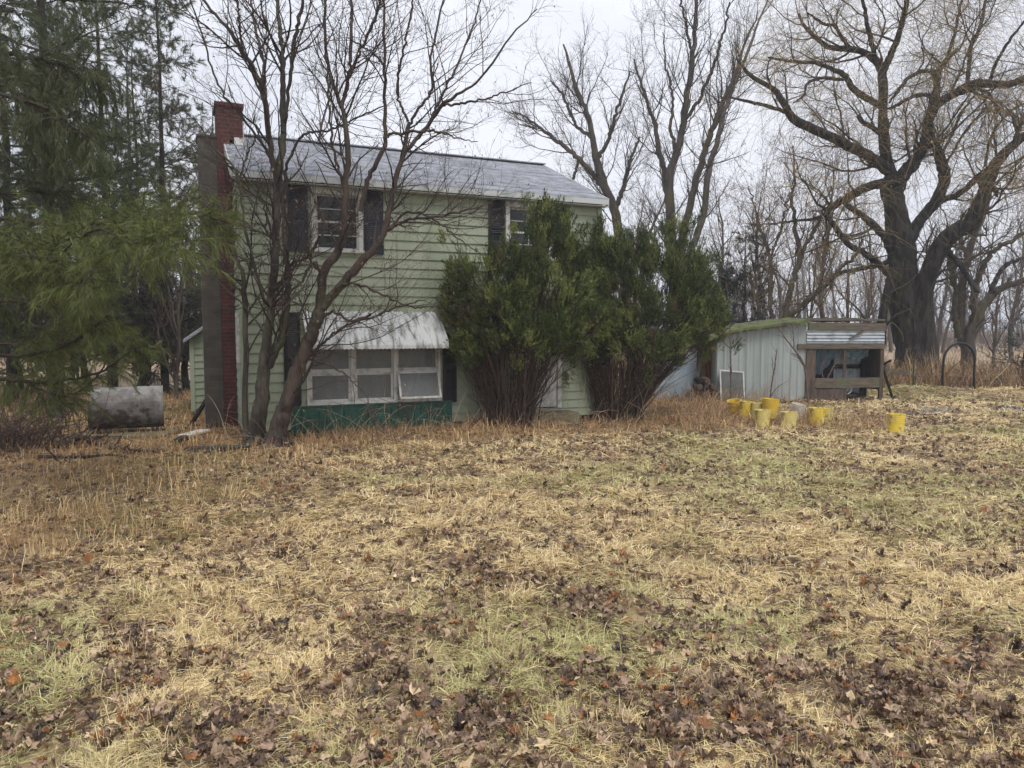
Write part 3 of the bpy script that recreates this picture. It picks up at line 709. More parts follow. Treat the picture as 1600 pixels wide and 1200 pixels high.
    for i in range(n):
        for k in range(3): Fs.append((4 * i + k, 4 * i + k + 1, 4 * i + 4 + k + 1, 4 * i + 4 + k))
    b.add(V, Fs)
    aw = b.build('awning', M['awning'], H, smooth=False); sd = aw.modifiers.new('s', 'SOLIDIFY'); sd.thickness = .003
    for uu in (ua + .02, ub - .02):
        b = MB(); b.bar((uu, -.05, zb - .1), (uu, -dep + .03, zb + .03), .015, .015); b.bar((uu, -.04, za - .04), (uu, -dep + .03, zb + .06), .02, .02); b.build('awning_bracket', M['awning'], aw)
    # green ribbed metal skirt
    ga, gb = fac(454, 650)[0], fac(704, 650)[0]; z1 = fac(545, 632, .1)[1] - .02; b = MB(); b.box(ga, gb, -.085, -.034, .02, z1)
    uu = ga + .06; k = 0
    while uu < gb - .12:
        b.hexa([(uu, -.1, .06), (uu + .085, -.1, .06), (uu + .095, -.084, .05), (uu - .01, -.084, .05), (uu, -.1, z1 - .06), (uu + .085, -.1, z1 - .06), (uu + .095, -.084, z1 - .05), (uu - .01, -.084, z1 - .05)])
        k += 1; uu += .125 if k % 2 else .30
    b.box(ga - .01, gb + .01, -.11, -.034, z1 + .001, z1 + .02)
    b.build('skirt_panel', M['green_metal'], H)
    # white door, frame, step
    d0, d1, dz0, dz1 = door; b = MB(); T = .09
    b.box(d0, d0 + T, -.05, .08, dz0, dz1); b.box(d1 - T, d1, -.05, .08, dz0, dz1); b.box(d0 + T, d1 - T, -.05, .08, dz1 - T, dz1)
    fr = b.build('door_frame', M['white_trim'], H)
    b = MB(); b.box(d0 + T, d1 - T, -.01, .03, dz0 + .02, dz1 - T)
    for q in range(3): zz = dz0 + .15 + q * .5; 
    for q in range(6): xx = d0 + T + (d1 - d0 - 2 * T) * q / 6; b.box(xx + .01, xx + (d1 - d0 - 2 * T) / 6 - .01, -.018, -.0101, dz0 + .05, dz0 + .8)
    dr = b.build('door', M['white_trim'], H); b = MB(); b.lathe([(0, 0), (.02, 0), (.03, .02), (.02, .05), (0, .055)], 12); k = b.build('handle', M['gutter'], dr, smooth=True, loc=(d0 + T + .07, -.02, dz0 + 1.0)); k.rotation_euler = (pi / 2, 0, 0)
    M['step'] = mat('step', (.22, .19, .12), .95, (.14, .13, .08), 5, bump=.5)
    b = MB(); b.box(d0 - .15, d1 + .15, -.55, -.055, 0, dz0 - .05); b.build('doorstep', M['step'], H, .02)
    # narrow window in the gable wall
    a0, a1, c0, c1 = wsl[0]; b = MB()
    for q in ((a0, a0 + .07, c0, c1), (a1 - .07, a1, c0, c1), (a0 + .07, a1 - .07, c0, c0 + .07), (a0 + .07, a1 - .07, c1 - .07, c1)): b.box(-.06, .05, q[0], q[1], q[2], q[3])
    w = b.build('side_window', M['white_trim'], H, .004); b = MB(); b.box(-.01, -.004, a0 + .07, a1 - .07, c0 + .07, c1 - .07); b.build('pane', M['glass'], w)
    # downspout at near corner
    # chimney: red brick stack + parged block flue outside the gable
    vc = 1.75
    def loc_at_v(px, py, v):     # local u,z where pixel ray meets the plane v=const
        d = ray(px, py); p0 = HA + HV * v; t = np.dot(p0 - CAM, HV) / np.dot(d, HV); p = CAM + d * t
        return float(np.dot(p - HA, HU)), float(p[2])
    uL, zc = loc_at_v(337, 158, vc); uR, _ = loc_at_v(378, 158, vc); uf, _ = loc_at_v(309, 230, vc); zf = loc_at_v(320, 214, vc)[1]
    print('CHIM', uL, uR, uf, zc, zf, 'ZR', ZR)
    b = MB(); b.box(uL, uR, vc, vc + .75, zf, zc - .07); b.box(uL, -.032, vc, vc + .75, 0, zf); b.box(uL - .03, uR + .03, vc - .03, vc + .78, zc - .07, zc)
    b.box(uL + .08, uR - .08, vc + .1, vc + .6, zc, zc + .04)
    ch = b.build('chimney', M['red_brick'], H, .006)
    b = MB(); b.box(uR + .002, uR + .02, vc - .02, vc + .78, ZR - .55, ZR + .28); b.box(uL + .3, uR, vc - .02, vc - .003, ZR - .5, ZR - .2); b.build('flashing', M['white_trim'], ch)
    b = MB(); b.box(uf, uL - .002, vc + .02, vc + .62, 0, zf); b.box(uf - .02, uL - .004, vc, vc + .64, zf + .001, zf + .05)
    b.build('block_flue', M['parged'], H, .01)
    # low lean-to annex behind
    b = MB(); q0 = loc_at_v(326, 640, HD - .8); q1 = loc_at_v(301, 640, HD - .8); zt1 = loc_at_v(318, 512, HD - .8)[1]; zt0 = loc_at_v(301, 530, HD - .8)[1]
    ua = q1[0]
    E2 = .15; z = .1
    while z < zt1:
        tt = np.clip((z - zt0) / max(zt1 - zt0, .01), 0, 1); us = ua + (0 - ua) * (tt * .6)
        b.hexa([(us, HD - .83, z), (-.04, HD - .83, z), (-.04, HD - .8, z), (us, HD - .8, z), (us, HD - .806, z + E2), (-.04, HD - .806, z + E2), (-.04, HD - .8, z + E2), (us, HD - .8, z + E2)]); z += E2
    b.box(ua, -.04, HD - .8, HD + 1.5, 0, zt0 - .02)
    b.box(ua - .03, ua + .06, HD - .85, HD - .831, 0.05, zt0)
    ax = b.build('annex', M['siding'], H)
    b = MB(); k = (zt1 - zt0) / .45
    b.hexa([(ua - .15, HD - 1.0, zt0 - .08), (0.0, HD - 1.0, zt0 + (0 - ua) * .75), (0.0, HD + 1.5, zt0 + (0 - ua) * .75), (ua - .15, HD + 1.5, zt0 - .08),
            (ua - .15, HD - 1.0, zt0 - .02), (0.0, HD - 1.0, zt0 + (0 - ua) * .75 + .06), (0.0, HD + 1.5, zt0 + (0 - ua) * .75 + .06), (ua - .15, HD + 1.5, zt0 - .02)])
    b.build('annex_roof', M['shingle'], ax)
house()
# ------------------------------------------------------------------ shed and things in the yard
M['tin'] = mat('tin', (.37, .41, .40), .5, (.28, .31, .30), 2.0, stretch=(6, 1, .25), thr=(.4, .7), c3=(.34, .36, .35), s3=1.2, metal=.0)
M['tin_bright'] = mat('tin_bright', (.42, .46, .5), .4, (.24, .26, .28), 5, thr=(.5, .7))
M['moss'] = mat('moss', (.105, .12, .045), .95, (.055, .05, .04), 4, thr=(.5, .65), bump=1, bscale=20)
M['old_wood'] = mat('old_wood', (.17, .14, .11), .9, (.09, .07, .055), 3, stretch=(1, 1, 6), thr=(.35, .65), bump=.5, c3=(.12, .12, .075), s3=2)
M['brown_wood'] = mat('brown_wood', (.135, .10, .08), .9, (.065, .05, .042), 3, stretch=(5, 5, .7), thr=(.35, .65), bump=.5)
M['red_wood'] = mat('red_wood', (.22, .06, .035), .9, (.10, .04, .028), 4, stretch=(5, 5, .5), thr=(.4, .6), bump=.4)
M['blue_sheet'] = glass_mat('blue_sheet', (.16, .26, .32), .6, .3)
M['panel_blue'] = mat('panel_blue', (.34, .40, .44), .6, (.24, .29, .33), 3, thr=(.4, .7))
M['screen'] = mat('screen', (.07, .08, .075), .6, (.11, .12, .11), 4, spec=.5)
M['white_metal'] = mat('white_metal', (.6, .6, .57), .5, (.4, .4, .38), 5)
M['rubber'] = mat('rubber', (.012, .012, .012), .6)
M['black_pipe'] = mat('black_pipe', (.018, .018, .02), .45)
M['tank'] = mat('tank', (.30, .285, .265), .6, (.02, .014, .012), 1.9, thr=(.475, .505), c3=(.12, .06, .04), s3=4.5, t3=(.55, .585), bump=.3, detail=12)
M['yellow'] = mat('yellow', (.84, .64, .07), .5, (.74, .60, .20), 6, thr=(.4, .7), c3=(.34, .26, .12), s3=11, t3=(.54, .68))
M['yellow_pale'] = mat('yellow_pale', (.72, .62, .24), .5, (.66, .52, .12), 5, thr=(.4, .7), c3=(.36, .29, .15), s3=11, t3=(.54, .68))
M['orange_yellow'] = mat('orange_yellow', (.74, .50, .05), .5, (.64, .48, .12), 6, thr=(.4, .7))
M['white_plastic'] = mat('white_plastic', (.66, .62, .54), .5, (.45, .40, .33), 7, thr=(.5, .7))
M['dirt_in'] = mat('dirt_in', (.05, .035, .02), .9)

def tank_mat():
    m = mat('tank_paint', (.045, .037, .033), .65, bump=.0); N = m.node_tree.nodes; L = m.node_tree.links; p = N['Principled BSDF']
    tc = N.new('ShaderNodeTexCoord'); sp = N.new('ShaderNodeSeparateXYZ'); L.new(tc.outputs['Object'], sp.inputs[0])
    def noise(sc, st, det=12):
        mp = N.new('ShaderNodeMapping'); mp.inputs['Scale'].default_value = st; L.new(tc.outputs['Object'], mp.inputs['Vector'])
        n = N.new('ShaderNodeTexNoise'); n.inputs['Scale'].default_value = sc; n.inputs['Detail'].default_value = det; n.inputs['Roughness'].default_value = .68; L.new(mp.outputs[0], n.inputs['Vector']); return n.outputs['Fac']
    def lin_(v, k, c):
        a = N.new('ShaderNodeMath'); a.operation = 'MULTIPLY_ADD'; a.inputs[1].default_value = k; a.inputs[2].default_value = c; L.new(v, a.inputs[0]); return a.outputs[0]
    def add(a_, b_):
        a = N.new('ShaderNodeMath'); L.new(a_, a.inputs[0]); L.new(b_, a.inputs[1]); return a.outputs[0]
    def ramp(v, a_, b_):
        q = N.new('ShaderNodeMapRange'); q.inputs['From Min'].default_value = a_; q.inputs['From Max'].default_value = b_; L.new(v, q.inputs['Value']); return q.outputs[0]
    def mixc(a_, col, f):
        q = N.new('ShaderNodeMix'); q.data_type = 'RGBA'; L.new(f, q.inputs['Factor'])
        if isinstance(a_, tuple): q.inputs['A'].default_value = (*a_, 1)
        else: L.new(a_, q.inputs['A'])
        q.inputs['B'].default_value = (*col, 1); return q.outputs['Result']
    f = add(noise(3.2, (1, 1, 1)), add(lin_(sp.outputs['Z'], .42, -.20), lin_(sp.outputs['X'], .10, 0)))    # paler towards the top and right end, broken up by noise
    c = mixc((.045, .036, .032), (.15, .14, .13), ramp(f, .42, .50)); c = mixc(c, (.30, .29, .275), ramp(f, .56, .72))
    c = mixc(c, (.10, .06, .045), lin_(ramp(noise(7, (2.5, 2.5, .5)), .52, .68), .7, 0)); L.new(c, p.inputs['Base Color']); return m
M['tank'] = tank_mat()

def corr(b, p0, du, dv, nu, amp, per, m=0):
    """corrugated sheet: p0 corner, du along corrugation profile, dv along ribs"""
    p0, du, dv = Vector(p0), Vector(du), Vector(dv); nrm = du.cross(dv).normalized(); V = []
    for i in range(nu + 1):
        q = p0 + du * (i / nu) + nrm * amp * sin(2 * pi * i / per); V += [q, q + dv]
    b.add(V, [(2 * i, 2 * i + 2, 2 * i + 3, 2 * i + 1) for i in range(nu)], m)

def shed():
    Y = gnd(1190, 628)[1]; ang = 0.0
    def X(px, py=570, dy=0): return float(at(px, py, Y + dy)[0])
    def Z(py, px=1190, dy=0): return float(at(px, py, Y + dy)[2])
    x0, x1, x2 = X(1120), X(1258), X(1379)
    T = empty('shed', (x0, Y, 0), 0, 'low grey metal shed with mossy roof and an open timber bay at its right', 'shed')
    w = x1 - x0; W2 = x2 - x0; zl, zr = Z(526), Z(503); zf = Z(504)
    ztop = lambda x: zl + (zr - zl) * min(1, (x / w)) ** .6
    # grey metal wall with standing ribs
    V = []; n = 96
    for i in range(n + 1):
        x = w * i / n; ph = i % 8; y = -.012 if ph in (0, 1) else 0
        V += [(x, y + .004 * sin(i * .9), -.03), (x, y + .008 * sin(i * .31), ztop(x) - .06)]
    b = MB(); b.add(V, [(2 * i, 2 * i + 2, 2 * i + 3, 2 * i + 1) for i in range(n)])
    o = b.build('metal_wall', M['tin'], T); sd = o.modifiers.new('s', 'SOLIDIFY'); sd.thickness = .02; sd.offset = -1
    D = 3.4
    for q in ((-.02, .03, .03, zl - .1), (w - .02, w + .02, .06, zr - .12)): b = MB(); b.box(q[0], q[1], q[2], D, 0, q[3]); b.build('side_wall', M['tin'], T)
    b = MB(); b.box(0, w, D, D + .03, 0, zl); b.build('rear_wall', M['tin'], T)
    # roof: sagging mossy sheet following the curve
    b = MB(); n = 40; V = []; rs = random.Random(4)
    xs = [-.45 + (w + .5) * i / n for i in range(n + 1)]
    for x in xs:
        zz = ztop(max(x, 0)) if x > 0 else zl + x * .35; j = rs.uniform(-.012, .012); k = rs.uniform(0, .035)
        V += [(x, -.18 - k, zz - .03 + j), (x, -.17 - k, zz + .015 + k + j), (x, 1.2, zz + .13 + j), (x, D + .1, zz + .02)]
    b.add(V, [(4 * i + k, 4 * i + 4 + k, 4 * i + 5 + k, 4 * i + 1 + k) for i in range(n) for k in range(3)])
    o = b.build('mossy_roof', M['moss'], T); o.modifiers.new('s', 'SOLIDIFY').thickness = .03
    # bay
    b = MB(); b.box(w + .02, W2 + .02, -.02, D, zf + .045, zf + .09); b.box(w - .12, W2 + .06, D * .4, D * .45, zf + .091, zf + .14); b.build('bay_roof', M['old_wood'], T)
    def plank(name, x0, x1, z0, z1, y0=-.05, y1=-.01, m='old_wood', tilt=0):
        b = MB(); b.hexa([(x0, y0, z0), (x1, y0, z0 + tilt), (x1, y1, z0 + tilt), (x0, y1, z0), (x0, y0, z1), (x1, y0, z1 + tilt), (x1, y1, z1 + tilt), (x0, y1, z1)])
        return b.build(name, M[m], T, .004)
    zz = lambda py: Z(py, 1320)
    plank('fascia_board', w + .04, W2 + .03, zz(515.5), zz(504), tilt=-.02)
    b = MB(); 
    for k in range(48): pass
    corr(b, (w + .02, -.012, zz(536.5)), (0, 0, zz(516) - zz(536.5)), (W2 - w, 0, 0), 40, .014, 10)
    o = b.build('corrugated_strip', M['tin_bright'], T); o.modifiers.new('s', 'SOLIDIFY').thickness = .004
    plank('lintel', w - .22, W2 + .03, zz(545), zz(537.3), y0=-.07)
    plank('bay_post', w + .01, w + .25, 0, zz(545.5), y0=-.045, y1=-.0, m='brown_wood')
    plank('bay_post', W2 - .085, W2 + .01, 0, zz(545.5), y0=-.05, y1=.03, m='brown_wood')
    xm = X(1320) - x0
    plank('bay_post', xm - .05, xm + .03, zz(590), zz(545.5), y0=-.03, y1=.02, m='brown_wood')
    plank('rail_board', w + .25, W2 - .087, zz(606.5), zz(591), m='old_wood', tilt=.02)
    plank('rail_board', w + .02, xm + .06, .03, zz(607.5), m='brown_wood', y0=-.03, y1=.0)
    b = MB(); b.bar((X(1325) - x0, -.06, zz(529)), (X(1345) - x0, -.06, zz(517)), .03, .07, up=(0, 1, 0)); b.build('loose_batten', M['old_wood'], T)
    # interior of the bay
    b = MB(); corr(b, (w + .05, .78, 0), (W2 - w - .05, 0, 0), (0, 0, zz(535)), 96, .02, 6)
    o = b.build('bay_back_wall', M['tin_bright'], T)
    b = MB(); b.box(w + .05, xm + .02, .70, .74, 0, zz(535)); b.box(xm + .021, W2 - .1, .69, .73, zz(578), zz(571)); b.box(W2 - .26, W2 - .1, .6, .66, 0, zz(540)); b.build('dark_boards', M['rubber'], T)
    b = MB(); b.box(W2 - .02, W2 + .01, .035, D, 0.3, zf); b.build('bay_side_wall', M['brown_wood'], T)
    # torn plastic hanging in the bay
    rs = np.random.RandomState(3); n = 40; V = []
    for i in range(n + 1):
        x = w + .26 + (W2 - w - .5) * i / n; t = i / n
        low = zz(545) - (.62 * max(0, 1 - t * 2.2) ** 1.0 + .16 + .1 * abs(sin(i * .8)) + .12 * np.exp(-((t - .8) / .1) ** 2))
        for k in range(5): f = k / 4; V.append((x, .18 + .05 * sin(i * 1.1 + k) + .1 * f + .03 * rs.randn(), zz(545.5) * (1 - f) + low * f))
    b = MB(); b.add(V, [(5 * i + k, 5 * i + 5 + k, 5 * i + 6 + k, 5 * i + 1 + k) for i in range(n) for k in range(4)])
    b.build('plastic_sheet', M['blue_sheet'], T, smooth=True)
    # hose / tyre lying inside: own thing
    th = empty('tyre', (X(1333), Y + .35, .02), 0, 'black tyre lying inside the open bay of the shed', 'tyre')
    b = MB(); pr = [(.16, .03), (.24, 0), (.31, .03), (.33, .10), (.31, .17), (.24, .2), (.16, .17), (.17, .1), (.16, .03)]; b.lathe(pr, 32); b.build('tread', M['rubber'], th, smooth=True)
    b = MB(); b.tube([(.2 * cos(a), -.02 + .2 * sin(a) * .3, .25 + .14 * sin(a)) for a in np.linspace(-1.2, 1.5, 12)], .018, 8); o = b.build('garden_hose', M['white_plastic'], smooth=True, loc=(X(1322), Y + .12, .08))
    tag(o, 'short curl of pale hose hanging in front of the dark tyre in the shed', 'hose')
    # left extension: blue-grey panel, red boards
    E = empty('side_lean_to', (X(1045), Y + .5, 0), 0, 'patched lean-to of blue grey panel and red brown boards left of the shed', 'lean-to')
    a = X(1045, 570, .5); xx = lambda px: X(px, 570, .5) - a
    b = MB(); b.box(xx(1030), xx(1094), 0, .03, .02, Z(540, 1070, .5)); b.build('blue_panel', M['panel_blue'], E)
    for k, (p, q, m) in enumerate(((1095, 1101.5, 'brown_wood'), (1102, 1107, 'old_wood'), (1107.6, 1119.5, 'red_wood'))):
        b = MB(); b.box(xx(p), xx(q), -.02, .02, .02, Z(533 - 3 * k, 1110, .5)); b.build('board', M[m], E, .003)
    b = MB(); b.box(xx(1030), xx(1121), .05, 2.5, 1.75, 1.8); b.build('roof', M['moss'], E)
    b = MB(); b.bar((xx(1078), -.35, .02), (xx(1095), -.03, Z(560, 1090, .5)), .09, .035); o = b.build('leaning_board', M['old_wood'], None, loc=(a, Y + .5, 0)); tag(o, 'long grey board leaning against the blue panel beside the red boards', 'board')
    # log pile
    rs = random.Random(6); k = 0
    for r in range(4):
        for c in range(3):
            if (r, c) in ((3, 2),): continue
            b = MB(); xc, zc, rr = X(1092) + .17 * c + .03 * (r % 2), .09 + .155 * r, rs.uniform(.065, .08)
            b.tube([(0, 0, 0), (rs.uniform(-.02, .02), .45, rs.uniform(-.01, .01))], rr, 9)
            o = b.build('firewood_log', M['bark_pine' if (r + c) % 2 else 'brown_wood'], loc=(xc, Y - .16, zc))
            tag(o, 'short dark firewood log in the small stack between the bush and the screen frame', 'log', 'firewood logs stacked by the lean-to')
    # dark brush clump / round bundle
    # framed screen leaning on wall
    Fm = empty('screen_frame', (X(1121) + .02, Y - .30, 0), 0, 'dark window screen in a thin white frame leaning against the grey shed wall', 'window screen')
    sw = X(1160) - X(1122); sh = Z(577) + .02; b = MB(); t = .035
    b.box(0, t, 0, .02, 0, sh); b.box(sw - t, sw, 0, .02, 0, sh - .05); b.box(t, sw - t, 0, .02, 0, t)
    b.hexa([(t, 0, sh - t), (sw - t, 0, sh - t - .05), (sw - t, .02, sh - t - .05), (t, .02, sh - t), (t, 0, sh), (sw - t, 0, sh - .05), (sw - t, .02, sh - .05), (t, .02, sh)])
    o1 = b.build('frame', M['white_metal'], Fm); b = MB(); b.box(t, sw - t, .008, .012, t, sh - t - .03); o2 = b.build('mesh_panel', M['screen'], Fm)
    Fm.rotation_euler = (-R(12), 0, 0)
shed()

def bucket(px, py, m, label, size=1.0, tilt=(0, 0), rz=0, bury=.03, hfac=1.0, handle=True):
    p = gnd(px, py); g = float(hgt(p[0], p[1]))
    T = empty('bucket', (p[0], p[1], g - bury), rz, label, 'bucket', 'plastic buckets left standing in the yard'); T.rotation_euler = (tilt[0], tilt[1], rz)
    h = .375 * size * hfac; r0, r1 = .128 * size, .150 * size
    pr = [(0, .006), (r0 - .008, .004), (r0, .012)]
    rr = lambda z: r0 + (r1 - r0) * z / h
    pr += [(rr(h * .60), h * .60), (rr(h * .60) + .007, h * .605), (rr(h * .60) + .007, h * .625), (rr(h * .63), h * .63)]
    for f in (.70, .79, .88): pr += [(rr(h * f), h * f), (rr(h * f) + .010, h * (f + .006)), (rr(h * f) + .010, h * (f + .024)), (rr(h * f) + .001, h * (f + .032))]
    pr += [(rr(h * .97), h * .97), (rr(h) + .008, h * .975), (rr(h) + .008, h), (rr(h) - .004, h), (rr(h * .9) - .006, h * .9), (r0 - .008, .03), (0, .03)]
    b = MB(); b.lathe(pr, 40); b.build('pail', M[m], T, smooth=False)
    b = MB(); b.lathe([(0, .10), (rr(.10) - .006, .10)], 24); b.build('contents', M['dirt_in'], T)
    if handle:
        b = MB(); rb = r1 + .012; b.tube([(rb * cos(a), -.03 - .05 * sin(a) - rb * .75 * sin(a), h * .88 - .11 * sin(a) * size) for a in np.linspace(0, pi, 16)], .0022, 5)
        b.build('handle', M['white_metal'], T, smooth=True)
    return T
bucket(1191, 664, 'yellow_pale', 'pale yellow bucket standing upright at the front of the left cluster', handle=False)
bucket(1232, 666, 'yellow_pale', 'pale yellow bucket standing in front of the white bucket')
bucket(1276, 661, 'yellow', 'strong yellow bucket right of the white one, another tight behind it', handle=False)
bucket(1288, 659, 'yellow_pale', 'yellow bucket mostly hidden tight behind another one, right of the white bucket', .92, (0, .05), handle=False)
bucket(1399, 670, 'yellow', 'lone bright yellow bucket far to the right of all the others', 1.06)
bucket(1165, 651, 'yellow', 'yellow bucket half hidden in the weeds at the left end of the group', 1.0, (.0, .06), 0, handle=False)
bucket(1149, 648, 'orange_yellow', 'orange yellow bucket leaning in the weeds, leftmost of all', .95, (.1, -.2), .4, handle=False)
bucket(1202, 654, 'orange_yellow', 'tall orange yellow bucket standing behind the front left pale bucket', 1.12, (0, .05), handle=False, bury=-.02)
bucket(1182, 652, 'yellow_pale', 'dull yellow bucket behind and to the left of the front left pale bucket', .95)
bucket(1242, 653, 'white_plastic', 'dirty white bucket leaning in the weeds behind the pale yellow buckets', .95, (.12, .18), handle=False)

def tank():
    p = gnd(200, 678); T = empty('oil_tank', (p[0], p[1], 0), R(25), 'weathered oil tank with peeling white and black paint on short legs', 'tank')
    sc = p[1] / F; L = 102 * sc; z1 = float(at(200, 604, p[1])[2]); z0 = float(at(200, 669, p[1])[2]); hh = (z1 - z0) / 2; zc = (z0 + z1) / 2; hw = .31; n = 32
    pr = []
    for k in range(n):        # obround section in the y-z plane
        a = 2 * pi * k / n; y = hw * cos(a); z = max(-1, min(1, 0)) ; s = sin(a); z = (hh - hw) * (1 if s > 1e-6 else (-1 if s < -1e-6 else 0)) + hw * s
        pr.append((y, z))
    b = MB(); rings = [(-L / 2, .93), (-L / 2 + .012, .985), (-L / 2 + .03, 1.0), (L / 2 - .03, 1.0), (L / 2 - .012, .985), (L / 2, .93)]
    V = [(x, y * f, zc + z * f) for x, f in rings for y, z in pr]
    Fs = [(i * n + k, i * n + (k + 1) % n, (i + 1) * n + (k + 1) % n, (i + 1) * n + k) for i in range(len(rings) - 1) for k in range(n)]
    Fs += [tuple(range(n)), tuple((len(rings) - 1) * n + k for k in range(n - 1, -1, -1))]
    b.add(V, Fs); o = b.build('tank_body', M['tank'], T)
    for x in (-L / 2, L / 2):   # rolled rims
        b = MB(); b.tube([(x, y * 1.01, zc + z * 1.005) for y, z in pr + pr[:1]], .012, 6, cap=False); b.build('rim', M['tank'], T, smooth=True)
    for x in (-L / 2 + .1, L / 2 - .1):
        for y in (-.2, .2):
            b = MB(); b.tube([(x, y, .04), (x, y, z0 + .08)], .022, 10); b.tube([(x, y, z0 + .02), (x, y, z0 + .09)], .032, 10); b.build('leg', M['rubber'], T)
    b = MB(); b.tube([(L * .3, 0, z1 - .01), (L * .3, 0, z1 + .035)], .03, 10); b.build('filler_cap', M['rubber'], T)
    g = gnd(200, 680); b = MB(); b.box(-.85, .75, -.35, .5, -.05, .045); o = b.build('concrete_pad', M['step'], None, .01, loc=(g[0], g[1], 0)); tag(o, 'low weathered concrete pad under the oil tank', 'concrete pad')
tank()

def yard_bits():
    # arch
    a, c = gnd(1472, 617), gnd(1521, 617); w = c[0] - a[0]; Yp = a[1]; zt = float(at(1496, 536, Yp)[2]); r = w / 2
    pts = [(-r, 0, -.05), (-r * 1.02, 0, zt * .45)] + [(r * 1.0 * -cos(t), .0, zt - r * 1.15 + r * 1.15 * sin(t)) for t in np.linspace(0.15, pi - .15, 16)] + [(r * .98, 0, zt * .45), (r, 0, -.05)]
    A = empty('garden_arch', ((a[0] + c[0]) / 2, Yp, 0), 0, 'thin black pipe garden arch standing alone in front of the willow', 'garden arch')
    b = MB(); b.tube(pts, .034, 10); b.build('hoop', M['black_pipe'], A, smooth=True)
    b = MB(); b.tube([(x + .03, .05, z - (.02 if z > 0 else 0)) for x, y, z in pts], .012, 6); b.build('inner_hoop', M['black_pipe'], A, smooth=True)
    M['post_green'] = mat('post_green', (.03, .09, .06), .6); M['post_pale'] = mat('post_pale', (.45, .42, .36), .7)
    for (px, py, top, m, lab, r_) in ((1426, 617, 568, 'post_green', 'thin green metal fence post between the shed and the arch', .018), (1541, 608, 568, 'post_pale', 'thin pale stake standing right of the arch', .016)):
        p = gnd(px, py); z = float(at(px, top, p[1])[2]); b = MB(); b.box(-r_, r_, -.006, .006, -.1, z); b.box(-.005, .005, -.025, .006, -.1, z); o = b.build('fence_post', M[m], None, loc=(p[0], p[1], 0)); tag(o, lab, 'post')
    # rail fence behind shed
    p = gnd(1384, 613); q = gnd(1480, 604)
    b = MB(); b.bar((0, 0, float(at(1384, 578, p[1])[2])), (q[0] - p[0], 1.3, float(at(1462, 590, q[1])[2])), .05, .16); b.bar((0, 0, 0), (0, 0, .85), .1, .1); b.bar((q[0] - p[0], 1.3, -.05), (q[0] - p[0] - .02, 1.3, .85), .09, .09)
    o = b.build('rail_fence', M['old_wood'], None, .006, loc=(p[0], p[1], -.02)); tag(o, 'single weathered fence rail on posts between the shed and the willow trunk', 'fence')
    # leaning poles right of the bay
    for (x0_, y0_, x1_, y1_, lab) in ((1394, 620, 1379, 572, 'dark pole leaning against the right post of the shed bay'), (1376, 572, 1392, 563, 'short dark stick poking out from the right end of the shed')):
        a = at(x0_, y0_, 19.3); c = at(x1_, y1_, 19.15); b = MB(); b.tube([(0, 0, 0), tuple(c - a)], [.035, .028], 8); o = b.build('wooden_pole', M['bark_pine'], None, loc=tuple(a)); tag(o, lab, 'pole')
    # two white stones / blocks before the bay
    for px, lab in ((1380, 'small white stone lying left of the other in front of the shed post'), (1397, 'small white stone lying right of the other in front of the shed post')):
        p = gnd(px, 627); b = MB(); b.lathe([(0, 0), (.10, 0), (.12, .03), (.08, .06), (0, .07)], 9); o = b.build('stone', M['white_plastic'], None, .01, loc=(p[0], p[1], 0)); o.scale = (1.2, .7, 1); o.rotation_euler = (0, 0, px); tag(o, lab, 'stone')
    # brush pile of sticks, right
    rs = np.random.RandomState(21); n = 150; c = gnd(1560, 612); P = np.empty((n, 5, 3))
    P[:, 0, 0] = c[0] + rs.randn(n) * .9; P[:, 0, 1] = c[1] + .5 + rs.randn(n) * .35; P[:, 0, 2] = .02 + .3 * rs.rand(n) * np.exp(-((P[:, 0, 0] - c[0]) / 1.3) ** 2)
    yaw = rs.randn(n) * .5 + pi * (rs.rand(n) < .5); L = .5 + 1.1 * rs.rand(n); d = np.stack([np.cos(yaw), .4 * np.sin(yaw), .10 * rs.randn(n) + .06], -1)
    for k in range(1, 5): d = unit(d + .12 * rs.randn(n, 3)); P[:, k] = P[:, k - 1] + d * (L / 4)[:, None]; P[:, k, 2] = np.maximum(P[:, k, 2], .02)
    B = Bundle(); B.tubes(P, (.006 + .022 * rs.rand(n, 1) ** 2) * np.linspace(1, .5, 5)[None], 6, np.array([.10, .08, .07]), .5, rs)
    tag(B.build('brush_pile', M['twig'], smooth=True), 'long low pile of grey cut branches right of the arch', 'brush pile')
    # bramble / dead brush at the left edge
    for (px, py, r_, hgt_, n, lab, seed) in ((28, 700, .8, .95, 240, 'dark tangled bramble heap at the left edge below the pine boughs', 5), (1068, 630, .35, .35, 60, 'small dark heap of twigs between the second bush and the lean-to', 6)):
        rs = np.random.RandomState(seed); c = gnd(px, py); P = np.empty((n, 7, 3)); P[:, 0] = c + np.stack([rs.randn(n) * r_ * .5, rs.randn(n) * r_ * .4, 0 * rs.rand(n)], -1); P[:, 0, 2] = 0
        d = unit(np.stack([rs.randn(n) * .8, rs.randn(n) * .6, .9 + rs.rand(n)], -1)); L = hgt_ * (.5 + rs.rand(n))
        for k in range(1, 7): d = unit(d + .2 * rs.randn(n, 3) + np.array([.02, 0, -.16])); P[:, k] = P[:, k - 1] + d * (L / 6)[:, None]; P[:, k, 2] = np.maximum(P[:, k, 2], .03)
        Rr = (.004 + .006 * rs.rand(n, 1)) * np.linspace(1, .4, 7)[None]; B = Bundle(); cc = np.array([.075, .05, .042]); B.tubes(P, Rr, 4, cc, .5, rs)
        C, Cr = grow(rs, P, Rr, 9, .2, 1, 45, 15, .1, .35, 4, -.02, .3, .6, .4, .0016); B.tubes(C, Cr, 3, cc * 1.2, .5, rs)
        tag(B.build('bramble', M['twig'], origin=c), lab, 'bramble')
